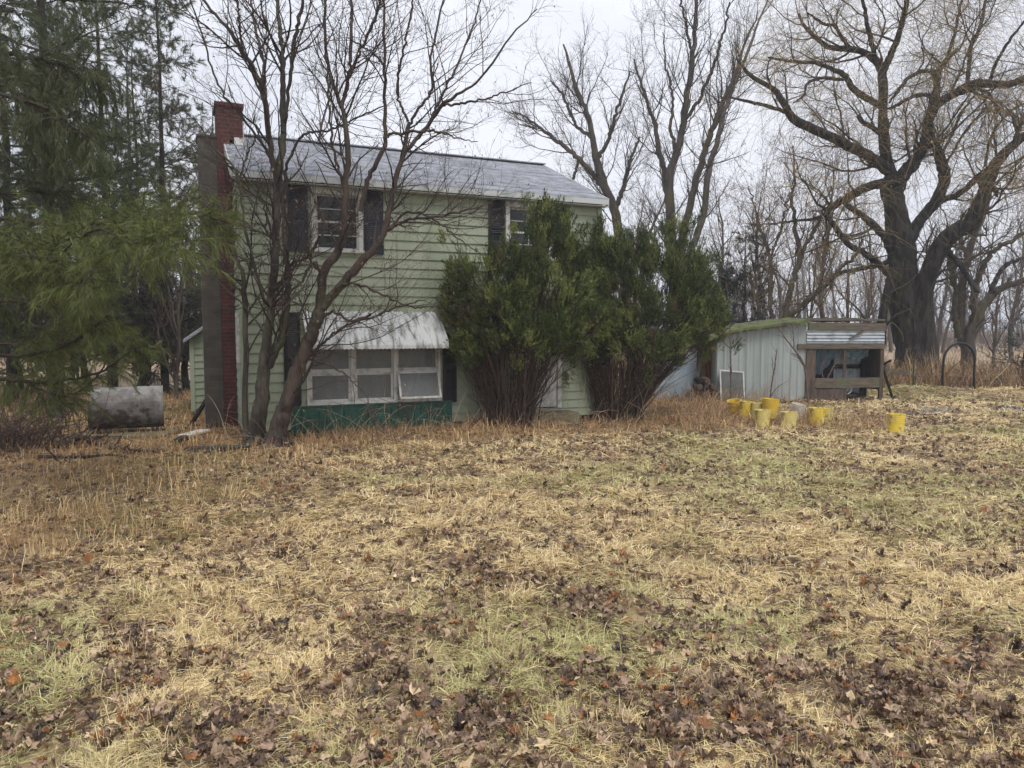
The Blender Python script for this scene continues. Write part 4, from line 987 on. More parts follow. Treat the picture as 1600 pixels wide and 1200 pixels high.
    # fallen branches left
    for (tr, w_, lab) in ((((95, 700), (130, 690), (165, 699), (215, 708), (262, 708)), 9, 'fallen crooked branch lying left of the house below the tank'), (((60, 712), (120, 722), (170, 712), (200, 716)), 6, 'thin dead branch on the ground at the lower left of the tank')):
        pts = []
        for i, (px, py) in enumerate(tr): q = gnd(px, py + 4); pts.append((q[0], q[1], float(hgt(q[0], q[1])) + .06 + .07 * (i == 1)))
        pts = np.array(pts); P = catmull(pts, 14)[None]; Rr = (w_ / 2 * pts[0][1] / F) * np.linspace(1, .35, 14)[None]; rs = np.random.RandomState(3); B = Bundle(); cc = np.array([.05, .038, .032]); B.tubes(P, Rr, 7, cc, .1, rs)
        C, Cr = grow(rs, P, Rr, 6, .1, 1, 45, 15, .2, .6, 6, .12, .2, .5, .4, .003); B.tubes(C, Cr, 4, cc, .2, rs); D_, Dr = grow(rs, C, Cr, 7, .1, 1, 45, 15, .08, .25, 5, .0, .2, .5, .4, .002); B.tubes(D_, Dr, 3, cc, .2, rs)
        tag(B.build('fallen_branch', M['twig'], origin=pts[0]), lab, 'branch')
    # black plank on ground, pale boards by the chimney
    M['black_plank'] = mat('black_plank', (.02, .024, .024), .5, (.05, .055, .05), 4)
    a = gnd(290, 708); c = gnd(392, 706); b = MB(); b.bar((0, 0, .06), tuple(np.append((c - a)[:2], .07)), .16, .06); o = b.build('plank', M['black_plank'], None, .008, loc=(a[0], a[1], 0)); tag(o, 'wet black plank lying on the ground in front of the chimney', 'plank')
    for (x0_, y0_, x1_, y1_, lab, m) in ((285, 686, 322, 680, 'pale grey board lying beside the foot of the chimney', 'white_plastic'), (272, 700, 290, 694, 'short dark wood block lying left of the chimney', 'bark_pine')):
        a = gnd(x0_, y0_); c = gnd(x1_, y1_); b = MB(); b.bar((0, 0, .05), tuple(np.append((c - a)[:2], .09)), .22 if m != 'bark_pine' else .12, .04 if m != 'bark_pine' else .12); o = b.build('board', M[m], None, .006, loc=(a[0], a[1], 0)); tag(o, lab, 'board')
    a = at(297, 666, 14.2); c = at(323, 624, 14.6); b = MB(); b.bar((0, 0, 0), tuple(c - a), .07, .05); o = b.build('leaning_post', M['bark_pine'], None, loc=tuple(a)); tag(o, 'dark post leaning against the low annex left of the chimney', 'post')
    # faint gravel track at right
    V = []; n = 30; rs = random.Random(9)
    for i in range(n + 1):
        px = 1395 + i * 16; q = gnd(px, 648); q2 = gnd(px, 639.5); V += [(q[0], q[1] + rs.uniform(-.1, .1), float(hgt(q[0], q[1])) + .012), (q2[0], q2[1] + rs.uniform(-.1, .1), float(hgt(q2[0], q2[1])) + .012)]
    M['gravel'] = mat('gravel', (.24, .22, .20), .95, (.15, .13, .11), 18, thr=(.4, .6), bump=1, bscale=60)
    b = MB(); b.add(V, [(2 * i, 2 * i + 2, 2 * i + 3, 2 * i + 1) for i in range(n)]); tag(b.build('gravel_track', M['gravel']), kind='structure')
yard_bits()
# ------------------------------------------------------------------ trees
def catlist(A): return np.concatenate([a for a in A if len(a)]) if any(len(a) for a in A) else A[0]
def drop(P, Rr, mask): return P[~mask], Rr[~mask]
def hang_keys(B, P, rs, per, size, col, cj=.3, down=1.0, spread=.02):
    """small dry seeds or leaves hanging under twigs"""
    if len(P) == 0: return
    n = int(len(P) * per); i = rs.randint(len(P), size=n); j = rs.randint(1, P.shape[1], size=n); p = P[i, j] + rs.randn(n, 3) * spread
    s = size * (.6 + .8 * rs.rand(n, 1)); a = unit(rs.randn(n, 3) + np.array([0, 0, -2.2 * down])); b = unit(np.cross(a, rs.randn(n, 3)))
    V = np.stack([p - b * s * .12, p + a * s, p + b * s * .32 + a * s * .45], 1)
    B.tris(V, np.asarray(col)[rs.randint(len(col), size=n)] * (1 + cj * (rs.rand(n, 1) * 2 - 1)))

def hero_maples():
    dark = np.array([.060, .049, .041])
    M['bark_maple'] = mat('bark_maple', (.075, .062, .047), .65, (.026, .021, .017), 6, stretch=(1, 1, .22), thr=(.4, .62), bump=1, bscale=20, spec=.35, c3=(.105, .10, .05), s3=1.3, t3=(.5, .66), bdist=.04)
    M['bark_red'] = mat('bark_red', (.080, .054, .041), .6, (.03, .021, .017), 6, stretch=(1, 1, .22), thr=(.4, .62), bump=1, bscale=20, spec=.4, c3=(.10, .095, .05), s3=1.1, t3=(.55, .7), bdist=.04)
    def finish(T, base, name, label, bark, seed):
        rs = np.random.RandomState(seed)
        root = empty(name, (base[0], base[1], 0), 0, label, 'tree')
        P, Rr = T.arrays()
        B = Bundle(); B.tubes(P, Rr, 12, dark, .0, rs, .10); o = B.build('trunk', bark, root, origin=(base[0], base[1], 0), smooth=True)
        hb = lambda Q: (in_house(Q, .10, None) | ((front_v(Q) > -.45) & (front_v(Q) < .1) & (Q[..., 2] < .1))).any(1)
        thin = Rr[:, 0] < 9
        ok = Rr[:, 0] > 0; P, Rr = P[:-5], Rr[:-5]
        C, Cr = grow(rs, P, Rr, 4.6, .22, 1, 42, 12, .7, 2.3, 9, .07, .13, .5, .3, .0032, .35, rcap=.019); C, Cr = drop(C, Cr, hb(C))
        D, Dr = grow(rs, C, Cr, 6.2, .12, 1, 42, 12, .3, 1.1, 7, .04, .16, .55, .4, .0020, .4); D, Dr = drop(D, Dr, hb(D))
        E, Er = grow(rs, np.concatenate([D]), Dr, 6.0, .1, 1, 45, 14, .10, .42, 5, .03, .2, .6, .5, .0014, .4); E, Er = drop(E, Er, hb(E))
        G, Gr = grow(rs, E, Er, 5.0, .2, 1, 45, 14, .05, .18, 4, .0, .2, .7, .5, .0011, .4)
        B = Bundle(); B.tubes(C, Cr, 5, dark, .3, rs); B.tubes(D, Dr, 4, dark * .9, .3, rs); B.tubes(E, Er, 3, np.array([.085, .05, .042]), .3, rs); B.tubes(G, Gr, 3, np.array([.10, .055, .045]), .3, rs)
        hang_keys(B, E, rs, .5, .040, [[.16, .10, .07], [.24, .16, .11], [.10, .06, .045], [.30, .22, .15]])
        B.build('twigs', M['twig'], root, origin=(base[0], base[1], 0))
        print(name, len(C), len(D), len(E), len(G)); return root
    def roots(T, px, py, rs):
        for k in range(5):
            a = k * 1.26 + rs.rand() * .5; T.limb([(px, py - 30, 12), (px + 10 * cos(a), py - 12, 13), (px + 24 * cos(a), py + 3 + 4 * sin(a), 9), (px + 34 * cos(a), py + 10 + 5 * sin(a), 4)], 0.0)
            P, r_ = T.limbs[-1]; P[:, 1] += np.linspace(0, 1, len(P)) * .22 * sin(a)
    # left clump
    rs = np.random.RandomState(31); b = gnd(398, 697); T = Traced(b[1], rs); T.slim = .88
    T.limb([(398, 700, 40), (402, 672, 30), (408, 630, 26), (412, 585, 23), (414, 560, 19), (421, 500, 15), (426, 440, 14), (430, 397, 14), (433, 350, 13), (433, 295, 13), (440, 250, 12), (443, 207, 11)], -.02, n=26)
    T.limb([(443, 207, 10), (442, 133, 9.5), (442, 80, 8), (437, 40, 7), (430, -30, 5), (426, -110, 2)], .10)
    T.limb([(444, 200, 6), (452, 133, 6), (460, 67, 6.5), (471, 10, 5.5), (478, -60, 3.5), (490, -130, 1.5)], -.25)
    T.limb([(433, 297, 9), (428, 260, 9), (421, 225, 9.5), (415, 160, 9.5), (400, 115, 8), (380, 83, 7.5), (350, 38, 5.5), (317, 0, 4), (280, -50, 2)], -.12, n=18)
    T.limb([(415, 152, 6), (412, 100, 6), (400, 50, 4.5), (392, 0, 3.5), (385, -60, 2)], .3)
    T.limb([(380, 83, 4.5), (374, 40, 4), (371, 0, 3.5), (368, -60, 2)], -.3)
    T.limb([(412, 590, 15), (428, 556, 13), (441, 528, 12), (448, 480, 11), (449, 430, 11), (446, 380, 10), (444, 320, 9), (446, 270, 7)], .12, n=18)
    T.limb([(443, 270, 5), (470, 215, 4.5), (510, 205, 3.5), (540, 192, 3.2), (600, 165, 2)], -.1)
    T.limb([(426, 460, 7), (445, 430, 5.5), (460, 410, 5), (480, 400, 4), (500, 370, 3)], -.3)
    T.limb([(390, 700, 15), (383, 650, 11), (384, 550, 9), (382, 463, 9), (377, 425, 7.5), (366, 395, 5.5), (362, 360, 4), (340, 320, 3), (318, 290, 1.5)], .05, n=18)
    T.limb([(382, 462, 5), (362, 440, 4), (345, 420, 3.2), (320, 398, 2.4), (295, 402, 1.4)], -.2)
    T.limb([(414, 475, 5), (405, 440, 4.2), (395, 405, 4), (385, 370, 3.6), (375, 310, 4), (374, 280, 4), (360, 255, 3.4), (330, 225, 2.6), (300, 180, 1.4)], -.25, n=18)
    T.limb([(374, 283, 3.5), (385, 245, 3.4), (400, 215, 2.5), (408, 195, 1.4)], -.2)
    T.limb([(428, 385, 4), (418, 340, 4), (410, 315, 3.5), (380, 275, 3), (330, 245, 2), (290, 220, 1.2)], -.35)
    T.limb([(421, 245, 5), (400, 210, 4.2), (360, 160, 3.6), (335, 120, 3.2), (318, 60, 3), (300, 10, 2.4), (285, -50, 1.2)], -.3, n=18)
    roots(T, 400, 690, rs)
    finish(T, b, 'maple_tree', 'bare grey barked maple of several stems right of the red chimney', M['bark_maple'], 41)
    # right leaning tree
    rs = np.random.RandomState(32); b = gnd(430, 699); T = Traced(b[1], rs); T.slim = .86
    T.limb([(428, 702, 42), (436, 668, 33), (449, 630, 29), (463, 585, 26), (478, 545, 24), (490, 512, 23), (500, 485, 22)], .10, n=20)
    T.limb([(500, 487, 17), (501, 455, 16), (506, 430, 16), (516, 408, 16), (530, 388, 14), (537, 350, 12), (540, 300, 11), (542, 240, 10), (541, 200, 9), (534, 170, 7.5), (518, 130, 6), (508, 60, 5), (506, 0, 4), (505, -80, 2)], -.04, n=26)
    T.limb([(534, 168, 7), (542, 135, 6.5), (547, 100, 6), (549, 50, 5.5), (550, 0, 4.5), (552, -80, 2)], .1)
    T.limb([(536, 150, 4.5), (556, 95, 4.5), (575, 55, 4.5), (590, 15, 4), (600, -40, 2)], -.2)
    T.limb([(540, 305, 5), (522, 240, 4.6), (515, 180, 4), (512, 120, 3.4), (508, 60, 2.8)], -.35)
    T.limb([(503, 482, 17), (520, 462, 16), (545, 432, 16), (570, 403, 15), (590, 382, 13), (600, 362, 12), (606, 335, 11), (613, 300, 10), (622, 268, 9.5), (632, 235, 8), (638, 192, 6.5)], .05, n=24)
    T.limb([(630, 245, 7.5), (650, 218, 7.5), (672, 192, 7), (690, 165, 6.5), (715, 148, 5.2), (752, 122, 4), (800, 55, 3), (838, 15, 1.5)], -.15, n=20)
    T.limb([(638, 190, 5), (625, 160, 4.5), (620, 133, 4), (628, 90, 4), (636, 50, 3.6), (645, 0, 3), (650, -60, 1.6)], -.25, n=16)
    T.limb([(638, 200, 5), (655, 168, 5), (675, 140, 4.8), (673, 95, 4), (684, 40, 3.6), (697, -20, 2.6)], .0)
    T.limb([(672, 192, 5), (690, 150, 4.4), (715, 100, 3.8), (740, 40, 3), (758, -30, 1.8)], .15)
    T.limb([(690, 165, 4.5), (730, 160, 4), (775, 150, 3), (830, 128, 1.4)], -.3)
    T.limb([(563, 330, 8), (572, 290, 8.5), (583, 265, 8.5), (598, 235, 8), (602, 210, 7), (601, 160, 6), (602, 107, 5.5), (601, 50, 4.6), (599, -10, 3.6), (597, -80, 2)], -.10, n=20)
    T.limb([(602, 105, 4), (585, 85, 3.6), (565, 72, 3), (545, 60, 1.8)], -.2)
    T.limb([(600, 217, 4.5), (615, 208, 5), (650, 207, 5), (680, 205, 4), (715, 215, 2.5), (745, 222, 1.4)], -.3)
    T.limb([(604, 360, 7), (622, 350, 6), (640, 342, 5), (685, 338, 4.4), (720, 330, 3.4), (770, 318, 1.6)], -.3, n=18)
    T.limb([(606, 358, 5), (640, 330, 4), (680, 345, 3.2), (720, 375, 2.4), (750, 395, 1.4)], -.25)
    T.limb([(492, 505, 7), (520, 487, 5), (545, 500, 4.6), (577, 497, 4), (620, 480, 3.2), (667, 467, 1.8)], -.35, n=18)
    T.limb([(484, 555, 6), (500, 540, 5), (530, 515, 4.6), (555, 502, 4), (580, 490, 3.6)], -.2)
    T.limb([(512, 475, 6), (530, 448, 5.5), (555, 444, 5), (590, 458, 4), (640, 478, 3.4), (668, 480, 2)], -.35, n=18)
    T.limb([(483, 562, 4.5), (510, 568, 3.5), (545, 590, 2.8), (572, 620, 2.4), (578, 655, 1.8), (582, 690, 1.2)], -.5, n=16)
    T.limb([(502, 440, 6), (492, 410, 5.5), (470, 440, 4.6), (450, 460, 4.2), (435, 480, 3)], -.3)
    T.limb([(504, 430, 5), (485, 405, 4.6), (500, 370, 4), (530, 350, 3), (560, 335, 2)], -.4)
    roots(T, 432, 690, rs)
    finish(T, b, 'maple_tree', 'bare reddish barked maple leaning right in front of the awning window', M['bark_red'], 42)
hero_maples()

def willow():
    rs = np.random.RandomState(51); Y = 27.0; T = Traced(Y, rs)
    T.limb([(1436, 596, 74), (1434, 570, 62), (1428, 540, 56), (1420, 500, 50), (1413, 460, 46), (1411, 420, 42), (1408, 385, 40), (1402, 350, 34), (1397, 318, 32), (1392, 292, 32)], 0, n=26, k=12)
    T.limb([(1441, 575, 50), (1442, 530, 40), (1440, 490, 34), (1443, 455, 28), (1452, 425, 27), (1464, 396, 27), (1480, 372, 26), (1500, 358, 25), (1517, 350, 24), (1528, 325, 22), (1540, 295, 20), (1553, 262, 18), (1570, 238, 15), (1602, 212, 11), (1650, 180, 6)], -.15, n=30)
    T.limb([(1390, 288, 26), (1392, 272, 18), (1384, 262, 17), (1368, 250, 16), (1350, 240, 15), (1322, 226, 15), (1292, 210, 14), (1262, 198, 13), (1240, 186, 12), (1226, 165, 10), (1214, 145, 9), (1200, 133, 7.5), (1175, 120, 6), (1150, 92, 3)], -.12, n=26)
    T.limb([(1262, 198, 7), (1235, 180, 6), (1205, 167, 5), (1175, 160, 4.5), (1140, 152, 3)], .3)
    T.limb([(1392, 272, 17), (1384, 245, 16), (1381, 210, 15), (1379, 175, 14), (1380, 140, 14), (1378, 115, 13), (1370, 98, 11), (1355, 84, 10), (1330, 77, 9.5), (1300, 74, 8), (1278, 62, 6.5), (1258, 42, 5), (1248, 22, 3)], .12, n=26)
    T.limb([(1380, 112, 11), (1390, 88, 10), (1402, 60, 8.5), (1412, 25, 7.5), (1420, -15, 6), (1432, -70, 4), (1445, -140, 2)], -.1)
    T.limb([(1330, 77, 6), (1316, 60, 5.5), (1305, 42, 5), (1285, 36, 4), (1262, 20, 2.5)], -.3)
    T.limb([(1370, 98, 7), (1362, 70, 7), (1356, 40, 6), (1350, 10, 5), (1338, -40, 3.6), (1330, -100, 2)], -.3)
    T.limb([(1379, 168, 10), (1362, 158, 9.5), (1345, 148, 9.5), (1330, 135, 9), (1320, 118, 8), (1300, 108, 7), (1272, 98, 6), (1235, 96, 4.5), (1200, 90, 3)], -.2, n=20)
    T.limb([(1380, 212, 8), (1365, 200, 7), (1350, 192, 6.5), (1340, 182, 5)], -.5)
    T.limb([(1318, 124, 5), (1285, 122, 4.6), (1262, 130, 4), (1255, 150, 3), (1240, 160, 2)], -.4)
    T.limb([(1400, 290, 22), (1412, 272, 20), (1425, 255, 18), (1440, 235, 16.5), (1448, 212, 15), (1453, 185, 14.5), (1461, 165, 14)], -.05, n=20)
    T.limb([(1461, 165, 10), (1464, 140, 9.5), (1467, 115, 8.5), (1478, 95, 7), (1497, 76, 3.5)], .2)
    T.limb([(1466, 112, 6), (1440, 112, 6), (1420, 122, 5.5), (1400, 145, 4), (1390, 160, 3)], -.4)
    T.limb([(1480, 92, 5), (1492, 50, 4.6), (1500, 10, 4), (1515, -50, 3), (1530, -110, 1.6)], .3)
    T.limb([(1461, 167, 13), (1476, 155, 13), (1495, 144, 12), (1518, 132, 12), (1545, 131, 11.5), (1575, 132, 11), (1600, 122, 10), (1650, 100, 7), (1700, 60, 4)], -.25, n=24)
    T.limb([(1512, 134, 6), (1514, 105, 6), (1518, 70, 5.6), (1532, 40, 5), (1540, 0, 4), (1550, -60, 2.4)], .3)
    T.limb([(1545, 130, 5), (1558, 95, 4.6), (1580, 60, 4), (1610, 20, 2.6)], -.3)
    T.limb([(1460, 172, 7), (1452, 150, 6), (1430, 150, 5.6), (1400, 165, 4.6), (1388, 170, 4)], -.3)
    T.limb([(1388, 288, 17), (1372, 288, 14), (1350, 294, 13), (1330, 306, 12), (1312, 316, 11), (1296, 326, 10), (1290, 335, 9)], -.15, n=20)
    T.limb([(1291, 335, 8), (1300, 348, 8), (1310, 362, 8.5), (1326, 382, 9), (1350, 396, 9), (1372, 412, 9.5), (1392, 432, 10)], .1, n=20)
    T.limb([(1290, 335, 5), (1270, 342, 4.5), (1240, 345, 3.6), (1205, 350, 2.4), (1170, 352, 1.2)], -.2)
    T.limb([(1394, 405, 13), (1385, 375, 12), (1365, 352, 11), (1345, 335, 9.5), (1325, 322, 7.5), (1312, 308, 4.5)], -.2, n=20)
    T.limb([(1392, 408, 8), (1370, 415, 7.5), (1345, 420, 7), (1310, 428, 6), (1292, 445, 5), (1270, 465, 3.5), (1240, 500, 2)], -.1, n=20)
    T.limb([(1376, 540, 15), (1378, 505, 14), (1384, 470, 13), (1394, 430, 14), (1402, 400, 14)], -.1)
    T.limb([(1418, 380, 20), (1432, 352, 17), (1450, 330, 16), (1465, 308, 16), (1475, 285, 17), (1475, 268, 17), (1468, 245, 14), (1465, 228, 9), (1459, 212, 2.5)], .15, n=22)
    T.limb([(1470, 245, 4.5), (1485, 215, 4.2), (1498, 185, 4), (1510, 165, 3.5), (1530, 140, 2)], .2)
    T.limb([(1474, 262, 4), (1490, 235, 3.8), (1505, 210, 3.4), (1530, 180, 3), (1560, 150, 1.8)], -.2)
    T.limb([(1445, 338, 10), (1470, 314, 9.5), (1492, 306, 9), (1512, 292, 9), (1530, 275, 9), (1548, 260, 8), (1575, 232, 6), (1610, 200, 3.5)], -.25, n=22)
    T.limb([(1525, 282, 9), (1538, 282, 9), (1548, 292, 8.5), (1556, 300, 6.5), (1558, 308, 3)], -.3)
    T.limb([(1478, 392, 8), (1496, 408, 8), (1508, 426, 8), (1520, 445, 7), (1530, 458, 3)], -.3)
    T.limb([(1540, 260, 4), (1545, 225, 4), (1560, 195, 3.4), (1585, 170, 3), (1620, 150, 2)], .3)
    T.limb([(1410, 268, 11), (1425, 266, 10), (1434, 258, 6), (1437, 250, 2)], -.2)
    base = gnd(1436, 590); base = np.array([at(1436, 590, Y)[0], Y, 0])
    root = empty('willow_tree', base, 0, 'huge old willow with a massive black trunk and drooping yellowish twigs', 'tree')
    P, Rr = T.arrays(); P[0][0:2, 2] = np.minimum(P[0][0:2, 2], [-.3, .1])
    B = Bundle(); B.tubes(P, Rr, 14, np.array([.05, .04, .03]), 0, rs, .13)
    # buttress swelling at the base
    B.build('trunk', M['bark_willow'], root, origin=base, smooth=True)
    rs = np.random.RandomState(52)
    dk = np.array([.05, .042, .035]); yl = np.array([.42, .30, .12])
    C, Cr = grow(rs, P[1:], Rr[1:], 1.8, .14, 1, 48, 15, 1.2, 4.2, 10, .10, .20, .42, .25, .009, .3, rcap=.05)
    C0, C0r = grow(rs, P[:1], Rr[:1], 1.2, .35, 1, 60, 15, .4, 1.6, 8, .1, .2, .1, .25, .006, .3, rcap=.03)
    D, Dr = grow(rs, C, Cr, 2.6, .1, 1, 45, 15, .6, 2.2, 8, .05, .2, .6, .35, .006, .3)
    E, Er = grow(rs, D, Dr, 9.5, .1, 1, 50, 20, .6, 2.6, 8, -.20, .12, .55, .5, .0040, .3)
    E2, E2r = grow(rs, C, Cr, 6.0, .1, 1, 50, 20, .7, 2.8, 8, -.22, .12, .3, .5, .0040, .3)
    B = Bundle(); B.tubes(C, Cr, 5, dk, .3, rs); B.tubes(C0, C0r, 4, dk, .3, rs); B.tubes(D, Dr, 4, np.array([.12, .095, .055]), .3, rs)
    E = np.concatenate([E, E2]); Er = np.concatenate([Er, E2r]); cc = yl
    bad = (E[:, 0, 2] < 6.2) & (np.abs(E[:, 0, 0] - base[0]) < 2.8) & (E[:, :, 1].min(1) < Y + .4); bad |= (E[:, -1, 2] < 2.2); E, Er = E[~bad], Er[~bad]
    B.tubes(E, Er * .8, 3, yl[None] * rs.rand(len(E), 1) + np.array([[.11, .085, .06]]) * (1 - rs.rand(len(E), 1)), .2, rs)
    B.build('drooping_twigs', M['twig'], root, origin=base); print('willow', len(C), len(D), len(E))
willow()

def traced_far(Y, limbs, name, label, seed, dens=(1.6, 2.2, 3.0), lens=((1.2, 4.0), (.6, 2.0), (.3, 1.0)), col=(.06, .045, .04), bark='bark_grey', up=.12, rmin=.008, keys=0, keycol=None, group=None, nolow=.2, keysize=.09):
    rs = np.random.RandomState(seed); T = Traced(Y, rs)
    for l in limbs:
        dr = l[0] if not isinstance(l[0], tuple) else (rs.rand() - .5) * .5
        T.limb([q for q in l if isinstance(q, tuple)], dr, n=16, wob=.03)
    b = T.limbs[0][0][0]; base = np.array([b[0], b[1], 0]); root = empty(name, base, 0, label, 'tree', group)
    P, Rr = T.arrays(); B = Bundle(); B.tubes(P, Rr, 8, col, 0, rs); B.build('trunk', M[bark], root, origin=base, smooth=True)
    col = np.asarray(col)
    C, Cr = grow(rs, P, Rr, dens[0], nolow, 1, 40, 12, lens[0][0], lens[0][1], 8, up, .14, .36, .3, rmin, .3, rcap=.032)
    D, Dr = grow(rs, C, Cr, dens[1] * 1.25, .1, 1, 40, 12, lens[1][0], lens[1][1], 6, up * .6, .16, .55, .4, rmin * .75, .3)
    E, Er = grow(rs, D, Dr, dens[2] * 1.3, .1, 1, 42, 14, lens[2][0], lens[2][1], 5, .03, .2, .6, .5, rmin * .6, .3)
    B = Bundle(); B.tubes(C, Cr, 4, col, .3, rs); B.tubes(D, Dr, 3, col * 1.2, .3, rs); B.tubes(E, Er, 3, col * 1.45, .3, rs)
    if keys: hang_keys(B, E, rs, keys, keysize, keycol, spread=.1)
    B.build('crown', M['twig'], root, origin=base); print(label[:20], len(C), len(D), len(E)); return root

traced_far(34, [(0., (1062, 585, 20), (1060, 480, 18), (1052, 400, 17), (1046, 340, 15), (1047, 280, 13), (1056, 240, 11), (1068, 190, 10), (1075, 140, 9), (1082, 90, 8), (1086, 40, 6), (1090, -30, 4), (1096, -110, 2)),
    (.2, (1046, 330, 10), (1040, 290, 9), (1030, 235, 8), (1022, 190, 6), (1008, 150, 5), (990, 90, 2.5)),
    (-.2, (1060, 470, 12), (1066, 380, 12), (1080, 310, 11), (1095, 255, 10), (1108, 215, 9), (1122, 180, 8), (1140, 140, 6), (1160, 80, 4), (1185, 20, 2)),
    (.3, (1062, 480, 12), (1078, 400, 11), (1098, 335, 10), (1106, 280, 9.5), (1120, 220, 8), (1132, 175, 7), (1148, 130, 5.5), (1172, 70, 4), (1200, 0, 2)),
    (-.3, (1068, 190, 6), (1090, 160, 5.5), (1112, 110, 5), (1128, 60, 4), (1140, 0, 2.5)), (.3, (1056, 240, 6), (1048, 200, 5), (1052, 150, 4), (1040, 100, 3), (1036, 50, 1.5)),
    (-.3, (1082, 90, 5), (1072, 40, 4), (1060, -20, 2.5))],
    'bare_tree', 'tall bare tree of several upright stems rising behind the second bush', 61, dens=(2.0, 2.6, 3.4), col=(.055, .045, .038))
traced_far(38, [(0., (985, 560, 17), (976, 440, 16), (970, 380, 15), (960, 330, 14), (944, 290, 13), (932, 250, 11), (925, 215, 9), (918, 180, 8), (905, 150, 6.5), (893, 110, 5), (880, 70, 2.5)),
    (.2, (948, 298, 9), (925, 270, 8), (895, 240, 7), (862, 215, 6), (838, 195, 4), (800, 172, 2)),
    (-.2, (932, 250, 7), (950, 220, 6), (962, 180, 5), (975, 140, 3.5), (985, 110, 2)), (.3, (925, 215, 6), (900, 195, 5), (880, 150, 4), (860, 125, 2)),
    (-.2, (960, 330, 8), (975, 290, 7), (985, 250, 5), (1000, 215, 3)), (.1, (905, 245, 5), (895, 280, 4), (870, 300, 3), (850, 320, 2))],
    'bare_tree', 'bare spreading tree leaning left behind the right end of the roof', 62, dens=(2.4, 3.0, 3.6), col=(.055, .042, .038), up=.14)
brown_keys = [[.20, .13, .09], [.27, .18, .12], [.14, .09, .065]]
traced_far(27, [(0., (1222, 560, 13), (1226, 500, 12), (1232, 460, 10), (1243, 425, 9), (1248, 390, 8), (1240, 350, 6.5), (1238, 310, 5), (1240, 270, 3), (1238, 225, 1.5)),
    (.1, (1245, 425, 6), (1258, 385, 6), (1272, 360, 5), (1285, 330, 4), (1300, 290, 2)), (-.3, (1226, 505, 8), (1255, 475, 8), (1290, 445, 7), (1312, 420, 6), (1335, 400, 5), (1350, 375, 3)),
    (.2, (1206, 560, 8), (1204, 470, 7), (1203, 400, 6), (1190, 365, 5), (1182, 330, 3), (1170, 290, 1.5)), (-.1, (1203, 400, 4), (1220, 360, 4), (1226, 330, 3), (1235, 300, 2))],
    'boxelder_tree', 'slender bare tree with brown hanging seed clusters just behind the grey shed roof', 63, dens=(3.0, 3.2, 3.2), lens=((.7, 2.4), (.4, 1.3), (.2, .7)), keys=1.1, keycol=brown_keys, col=(.075, .058, .048), rmin=.006)
traced_far(30, [(0., (1512, 610, 26), (1513, 560, 22), (1516, 520, 20), (1530, 490, 17), (1545, 465, 14), (1565, 450, 11), (1600, 440, 9), (1650, 438, 5)),
    (.1, (1513, 560, 14), (1502, 510, 12), (1503, 450, 11), (1512, 400, 10), (1530, 350, 8), (1545, 320, 6), (1550, 280, 3)), (-.2, (1522, 505, 12), (1522, 460, 11), (1535, 420, 9), (1555, 390, 8), (1590, 370, 6), (1640, 340, 3)),
    (.3, (1508, 480, 8), (1490, 440, 8), (1482, 400, 6), (1478, 370, 3)), (-.3, (1545, 465, 8), (1560, 430, 7), (1580, 410, 6), (1610, 400, 4)), (.3, (1512, 400, 6), (1500, 370, 5), (1505, 330, 3)),
    (-.1, (1503, 540, 10), (1492, 500, 9), (1492, 440, 7), (1485, 390, 5))],
    'bare_tree', 'low arching bare tree spreading to the right behind the black arch', 64, dens=(2.2, 2.8, 3.2), lens=((.9, 3.2), (.5, 1.6), (.3, .9)), col=(.085, .07, .06), up=.05)

def gen_tree(seed, H, spread=.35, col=(.07, .055, .048), rt=.16, nl=9, keys=0, name='bare_tree', rmin=.011, dens=(1.7, 2.0, 2.4), up=.18, crown0=.22):
    rs = np.random.RandomState(seed); n = 14; P = np.zeros((1, n, 3)); d = np.array([0, 0, 1.])
    for i in range(1, n): d = unit(d + .09 * rs.randn(3) + np.array([0, 0, .12])); P[0, i] = P[0, i - 1] + d * H / (n - 1)
    Rr = rt * np.linspace(1, .12, n)[None] ** .9
    L, Lr = grow(rs, P, Rr, nl / H, crown0, .92, 32, 10, H * spread * .7, H * spread * 1.25, 14, up, .12, .62, .15, rmin, .35)
    A = np.concatenate([P, L]); Ar = np.concatenate([Rr, Lr]); col = np.asarray(col)
    B = Bundle(); B.tubes(A, Ar, 6, col, 0, rs); root = empty(name, (0, 0, 0)); B.build('trunk', M['bark_grey'], root, smooth=True)
    C, Cr = grow(rs, A, Ar, dens[0], .2, 1, 40, 12, 1.0, 3.4, 7, .12, .15, .4, .3, rmin, .3, rcap=.05)
    D, Dr = grow(rs, C, Cr, dens[1], .1, 1, 40, 12, .6, 1.7, 5, .08, .17, .6, .4, rmin * .8, .3)
    E, Er = grow(rs, D, Dr, dens[2], .1, 1, 42, 14, .3, .9, 4, .03, .2, .7, .5, rmin * .65, .3)
    B = Bundle(); B.tubes(C, Cr, 4, col, .3, rs); B.tubes(D, Dr, 3, col * 1.2, .3, rs); B.tubes(E, Er, 3, col * 1.4, .3, rs)
    if keys: hang_keys(B, E, rs, keys, .12, brown_keys, spread=.12)
    B.build('crown', M['twig'], root); print('gen', len(C), len(D), len(E)); return root

